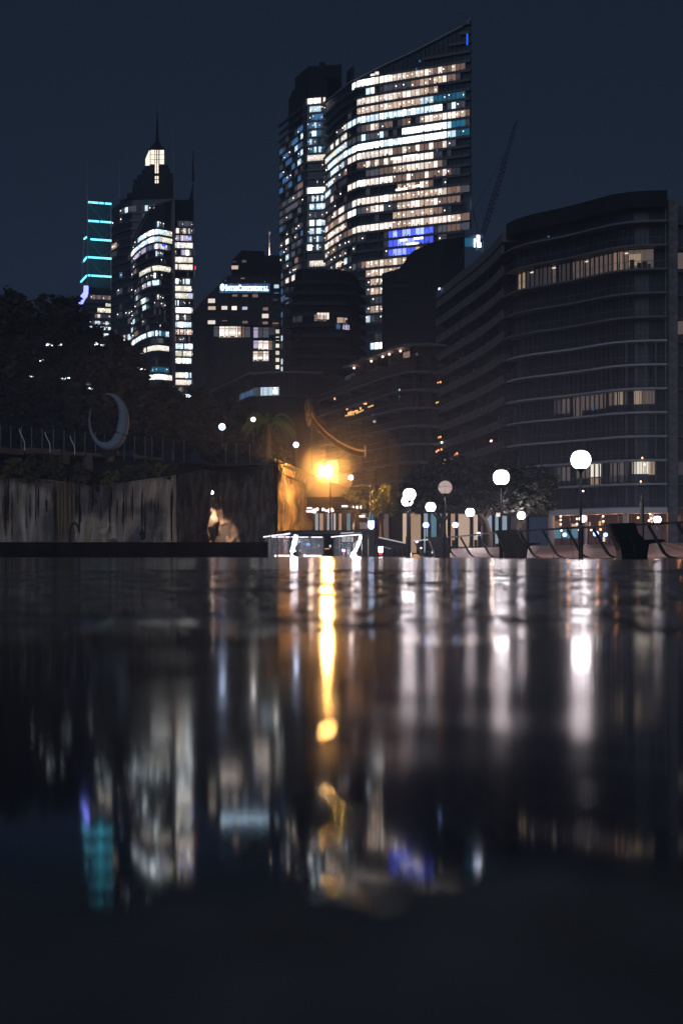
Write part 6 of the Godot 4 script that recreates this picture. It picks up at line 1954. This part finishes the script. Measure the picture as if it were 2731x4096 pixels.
func small_things() -> void:
	globe_on_hill("pale bluish globe lamp on the hill, left of the brighter small one", 221.8, 426.8, 108.0, 3.3, M["lamp_blue"], 1.0, Color(0.7, 0.82, 1.0), 448)
	globe_on_hill("small bright white lamp high on the hill left of the palm", 252.8, 419.4, 108.0, 2.2, M["lamp_white"], 1.0, Color(1.0, 0.97, 0.85), 446)
	globe_on_hill("pale bluish globe lamp just below the palm fronds", 295.6, 444.8, 112.0, 2.7, M["lamp_blue"], 1.0, Color(0.7, 0.82, 1.0), 478)
	globe_on_hill("small white street light right of the glowing sodium lamp", 350.3, 477.6, 118.0, 2.4, M["lamp_white"], 2.0, Color(1, 0.9, 0.9), 556)
	# wall lamp washing the rock
	var z := 103.9
	var w := thing("wall_lamp", "small white floodlight washing down the dark rock face", "wall lamp", at(211.6, 492.6, z))
	var s := SphereMesh.new()
	s.radius = 0.13
	s.height = 0.26
	put("lens", w, s, at(211.6, 492.6, z), M["lamp_white"])
	box("bracket", w, at(211.0, 491.0, z + 0.9), Vector3(0.08, 0.08, 2.2), M["iron"])
	var sp := SpotLight3D.new()
	sp.name = "rock_wash"
	sp.light_color = Color(1.0, 0.80, 0.66)
	sp.light_energy = 110.0
	sp.light_size = 0.08
	sp.spot_range = 20.0
	sp.spot_angle = 30.0
	sp.spot_attenuation = 1.0
	sp.shadow_enabled = true
	w.add_child(sp)
	var from := at(211.6, 493.5, z)
	sp.look_at_from_position(from, at(217.0, 540.0, z + 1.3), Vector3.RIGHT)
	# flagpole
	var fp_ := thing("flagpole", "tall thin flagpole rising in front of the office towers", "flagpole", at(175.6, 450, 140))
	var b := Mesher.new()
	b.tube(M["frame_pale"], [at(174.6, 450, 140), at(174.4, 330, 140), at(174.0, 205, 140), at(173.6, 120, 140)], [0.10, 0.09, 0.06, 0.02], 8)
	commit("shaft", fp_, b)
	# tall slim pole beside the sign
	var tp := thing("tall_pole", "tall thin grey pole rising behind the illuminated sign", "pole", at(370.3, 556, 104))
	var tb := Mesher.new()
	tb.tube(M["frame_pale"], [at(370.3, 556, 104), at(370.3, 520, 104), at(370.0, 482, 104)], [0.07, 0.06, 0.045], 8)
	tb.bar(M["frame_pale"], at(370.0, 482, 104), at(368.0, 481.4, 104), 0.05)
	commit("shaft", tp, tb)
	# curved fabric strip lit from below by the sodium lamp
	var cz := 112.0
	var c := thing("fabric_canopy", "curved strip of canopy glowing orange above the sodium lamp", "canopy", at(338, 440, cz))
	for off in [[0.0, 1.7, M["sail"]], [7.0, 0.6, M["sail"]]]:
		var P := [[311.0, 402.0], [312.0, 414.0], [317.0, 422.5], [326.5, 432.0], [336.0, 439.4], [345.7, 444.8], [355.0, 448.6], [365.0, 450.2]]
		var g := Mesher.new()
		for i in P.size() - 1:
			var a := at(P[i][0], P[i][1] + off[0], cz)
			var d := at(P[i + 1][0], P[i + 1][1] + off[0], cz)
			var hgt := Vector3.UP * px(off[1], cz)
			var back := Vector3(0, 0.5, -1.6)
			g.quad(off[2], a - hgt, d - hgt, d, a)
			g.quad(off[2], a, d, d + back, a + back)
			g.quad(off[2], d - hgt, a - hgt, a - hgt + back, d - hgt + back)
			g.quad(off[2], d + back, a + back, a - hgt + back, d - hgt + back) if false else g.quad(off[2], a + back - hgt, a + back, d + back, d + back - hgt)
		commit("fabric", c, g)
	bar("mast", c, at(365.0, 456, cz), at(365.0, 446.5, cz), 0.10, M["frame_pale"])
	bar("mast", c, at(311.5, 470, cz), at(311.0, 401, cz), 0.12, M["facade_stone"])
	leaves("creeper", c, [[308.5, 415.0, cz + 0.5, 4.5, 16.0]], 900, 0.12, M["moss_brown"], 77, 0.2)
	# taxi
	taxi(at(361.0, 533.0, 132.0))
	# dark plinth wall before the rock wall
	var pl := thing("plinth_wall", "long low black wall along the foot of the rock wall", "wall", at(130, 556, 72))
	box("wall", pl, Vector3(at(117, 0, 72).x, 0.36, -72.4), Vector3(px(300, 72), 0.74, 0.8), M["black_wall"])
	box("capping", pl, Vector3(at(117, 0, 72).x, 0.745, -72.4), Vector3(px(300, 72), 0.03, 0.86), M["black_wall"])
	# ground lights
	var gl := thing("ground_light", "bright white ground light at the left end of the railing", "ground light", at(408.4, 557.4, 62))
	var e := SphereMesh.new()
	e.radius = 0.10
	e.height = 0.30
	put("lens", gl, e, at(408.4, 554.8, 62), M["lamp_white"])
	var cone := Mesher.new()
	cone.lathe(M["sail"], at(415.2, 557.2, 60), [Vector2(0.22, 0), Vector2(0.14, 0.09), Vector2(0.04, 0.13), Vector2(0, 0.135)], 14)
	var cn := thing("rubber_cone", "squat orange cone beside the bright ground light", "cone", at(415.2, 557.2, 60))
	var orange := mat("orange_plastic", 0.75, 0.33, 0.06, 0.5)
	for m in cone.s.keys():
		cone.s[orange] = cone.s[m]
		cone.s.erase(m)
	commit("body", cn, cone)
	var o := OmniLight3D.new()
	o.name = "ground_glow"
	o.light_color = Color(1, 0.92, 0.85)
	o.light_energy = 0.4
	o.light_size = 0.1
	o.omni_range = 10.0
	o.omni_attenuation = 2.0
	o.shadow_enabled = true
	gl.add_child(o)
	o.global_position = at(408.4, 554.8, 62)
	var bc := thing("beacon_bollard", "short bollard with white lamp over a red band beside the black cabinet", "bollard", at(380.2, 557.4, 88))
	box("lamp", bc, at(380.2, 549.4, 88), Vector3(0.26, 0.34, 0.26), M["lamp_white"])
	box("red_band", bc, at(380.0, 553.4, 88), Vector3(0.20, 0.16, 0.20), M["beacon_red"])
	box("shaft", bc, at(380.2, 555.8, 88), Vector3(0.14, 0.22, 0.14), M["iron"])
	# added parapet, its lit edges stand in for a car light trail
	var sl := thing("trail_parapet", "added sloping parapet whose white lit edge stands for a car light trail between the cabinet and the first lamps", "parapet", at(392, 556, 104))
	var q := Mesher.new()
	q.quad(M["facade_stone"], at(375.0, 556.6, 104), at(408.0, 556.6, 104), at(408.0, 544.0, 104), at(375.0, 537.0, 104))
	q.quad(M["facade_stone"], at(375.0, 537.0, 104), at(408.0, 544.0, 104), at(408.0, 544.0, 106), at(375.0, 537.0, 106))
	commit("wall", sl, q)
	bar("trail_light", sl, at(378.0, 537.4, 103.8), at(405.0, 543.2, 103.8), 0.09, M["shop_pale"])
	bar("trail_light", sl, at(376.0, 545.2, 103.8), at(390.0, 548.8, 103.8), 0.05, M["shop_blue"])
	# café chair lights by the water
	var k := 0
	for l in [[416.0, 541.5, 1.3, "lamp_white", "small bright light just under the railing's left end"], [431.0, 546.0, 1.0, "bulb_warm", "warm small light behind the first balusters"], [431.0, 552.5, 1.0, "lamp_bluer", "bluish small light low behind the first balusters"], [420.5, 548.0, 0.9, "bulb_pink", "pale small light between the first two balusters"], [465.5, 550.0, 0.8, "beacon_red", "small red light right of the first bench"]]:
		k += 1
		var t := thing("marker_lamp", l[4], "light", at(l[0], 557, 98), "small lamps beyond the railing")
		var ss := SphereMesh.new()
		ss.radius = px(l[2], 98)
		ss.height = ss.radius * 2
		put("lens", t, ss, at(l[0], l[1], 98), M[l[3]])
		bar("stem", t, at(l[0], 557, 98), at(l[0], l[1] + l[2], 98), 0.04, M["iron"])

func glint_pebbles() -> void:  # low domes added and shaped to mirror the lamps as blurred discs
	var lbl := ["amber blurred wet pebble, highest of the column below the orange streak", "amber blurred wet pebble just right of the highest one", "amber blurred wet pebble directly under the highest one", "largest and lowest amber blurred wet pebble", "faint wet pebble right of the lowest amber one", "white blurred wet pebble below the nearest lamp's streak", "white blurred wet pebble lower below the nearest lamp's streak", "wet pebble at the right edge of the puddle", "left wet pebble at the broken end of the orange streak", "right wet pebble at the broken end of the orange streak"]
	var k := 0
	for q in [[328.0, 802.0, 4.2, 0.075], [351.0, 825.0, 4.2, 0.085], [329.0, 848.0, 4.0, 0.095], [338.0, 894.0, 5.0, 0.115], [383.0, 906.0, 4.0, 0.12], [589.0, 800.0, 4.2, 0.08], [586.0, 842.0, 4.0, 0.095], [672.0, 820.0, 4.2, 0.09], [317.0, 738.0, 7.0, 0.05], [337.0, 734.0, 8.0, 0.05]]:
		var d: float = EYE * F / (q[1] - HY)
		var c := Vector3((q[0] - CX) / F * d, 0.0013, -d)
		var t := thing("glint_pebble", lbl[k], "pebble", c, "pebbles added in the puddle to mirror the lamps")
		k += 1
		var b := Mesher.new()
		var r: float = q[2] * 0.001
		var prof := [Vector2(r * 1.02, -0.0005)]
		for i in 13:
			var x := 1.0 - i / 12.0
			prof.append(Vector2(r * x, q[3] * r * 0.5 * (1.0 - x * x)))
		b.lathe(M["wet_stone"], c, prof, 28)
		commit("stone", t, b)

func taxi(where: Vector3) -> void:
	var t := thing("taxi", "white taxi with a lit roof light parked before the shopfronts", "car", where)
	var w := where
	var b := Mesher.new()
	extrude(b, M["car_white"], [Vector2(-0.85, 0.25), Vector2(0.85, 0.25), Vector2(0.87, 0.62), Vector2(0.80, 0.92), Vector2(-0.80, 0.92), Vector2(-0.87, 0.62)], -2.2, 2.2, w)
	commit("body", t, b)
	var c := Mesher.new()
	extrude(c, M["car_white"], [Vector2(-0.76, 0.92), Vector2(0.76, 0.92), Vector2(0.58, 1.42), Vector2(0.4, 1.46), Vector2(-0.4, 1.46), Vector2(-0.58, 1.42)], -1.5, 1.0, w)
	commit("cabin", t, c)
	box("windscreen", t, w + Vector3(0, 1.16, 1.01), Vector3(1.1, 0.4, 0.04), M["car_glass"])
	box("roof_light", t, w + Vector3(0, 1.55, 0), Vector3(0.55, 0.14, 0.2), M["bulb_warm"])
	for s in [-0.62, 0.62]:
		box("headlight", t, w + Vector3(s, 0.66, 2.22), Vector3(0.3, 0.14, 0.06), M["strip_dim"])
	for s in [[-0.8, 1.35], [0.8, 1.35], [-0.8, -1.35], [0.8, -1.35]]:
		var g := Mesher.new()
		var p := w + Vector3(s[0], 0.3, s[1])
		g.tube(M["rubber"], [p - Vector3(0.1, 0, 0), p + Vector3(0.1, 0, 0)], [0.31, 0.31], 16)
		commit("wheel", t, g)

func mist() -> void:
	# drizzle hanging over the quay
	var f := FogVolume.new()
	f.name = "drizzle_mist"
	f.shape = RenderingServer.FOG_VOLUME_SHAPE_BOX
	f.size = Vector3(70, 16, 110)
	f.position = Vector3(8, 7.9, -88)
	var m := FogMaterial.new()
	m.resource_name = "drizzle"
	m.albedo = Color(0.85, 0.88, 0.98)
	m.density = 0.0009
	f.material = m
	tag(f, "thin drizzle hanging over the lit quay", "mist", "", "stuff")
	add_child(f)
	# warm mist added round the sodium lamp for its halo and lens bloom
	var h := FogVolume.new()
	h.name = "lamp_halo_mist"
	h.shape = RenderingServer.FOG_VOLUME_SHAPE_ELLIPSOID
	h.size = Vector3(12, 9.5, 11)
	h.position = at(327.0, 472.0, 106.6)
	var hm := FogMaterial.new()
	hm.resource_name = "halo_mist"
	hm.albedo = Color(0.95, 0.88, 0.78)
	hm.density = 0.004
	h.material = hm
	tag(h, "wide faint mist added for the halo around the orange street lamp", "mist", "", "stuff")
	add_child(h)
	var c := FogVolume.new()
	c.name = "lamp_bloom_mist"
	c.shape = RenderingServer.FOG_VOLUME_SHAPE_ELLIPSOID
	c.size = Vector3(4.4, 4.4, 4.4)
	c.position = at(326.5, 470.6, 106.6)
	var cm := hm.duplicate()
	cm.density = 0.022
	c.material = cm
	tag(c, "warm mist added as lens bloom close around the orange street lamp", "mist", "", "stuff")
	add_child(c)
	var e := FogVolume.new()
	e.name = "bloom_core_mist"
	e.shape = RenderingServer.FOG_VOLUME_SHAPE_ELLIPSOID
	e.size = Vector3(1.9, 1.9, 1.9)
	e.position = at(326.5, 470.6, 106.6)
	var ec := hm.duplicate()
	ec.density = 0.05
	e.material = ec
	tag(e, "innermost mist added as lens bloom hugging the orange lantern", "mist", "", "stuff")
	add_child(e)
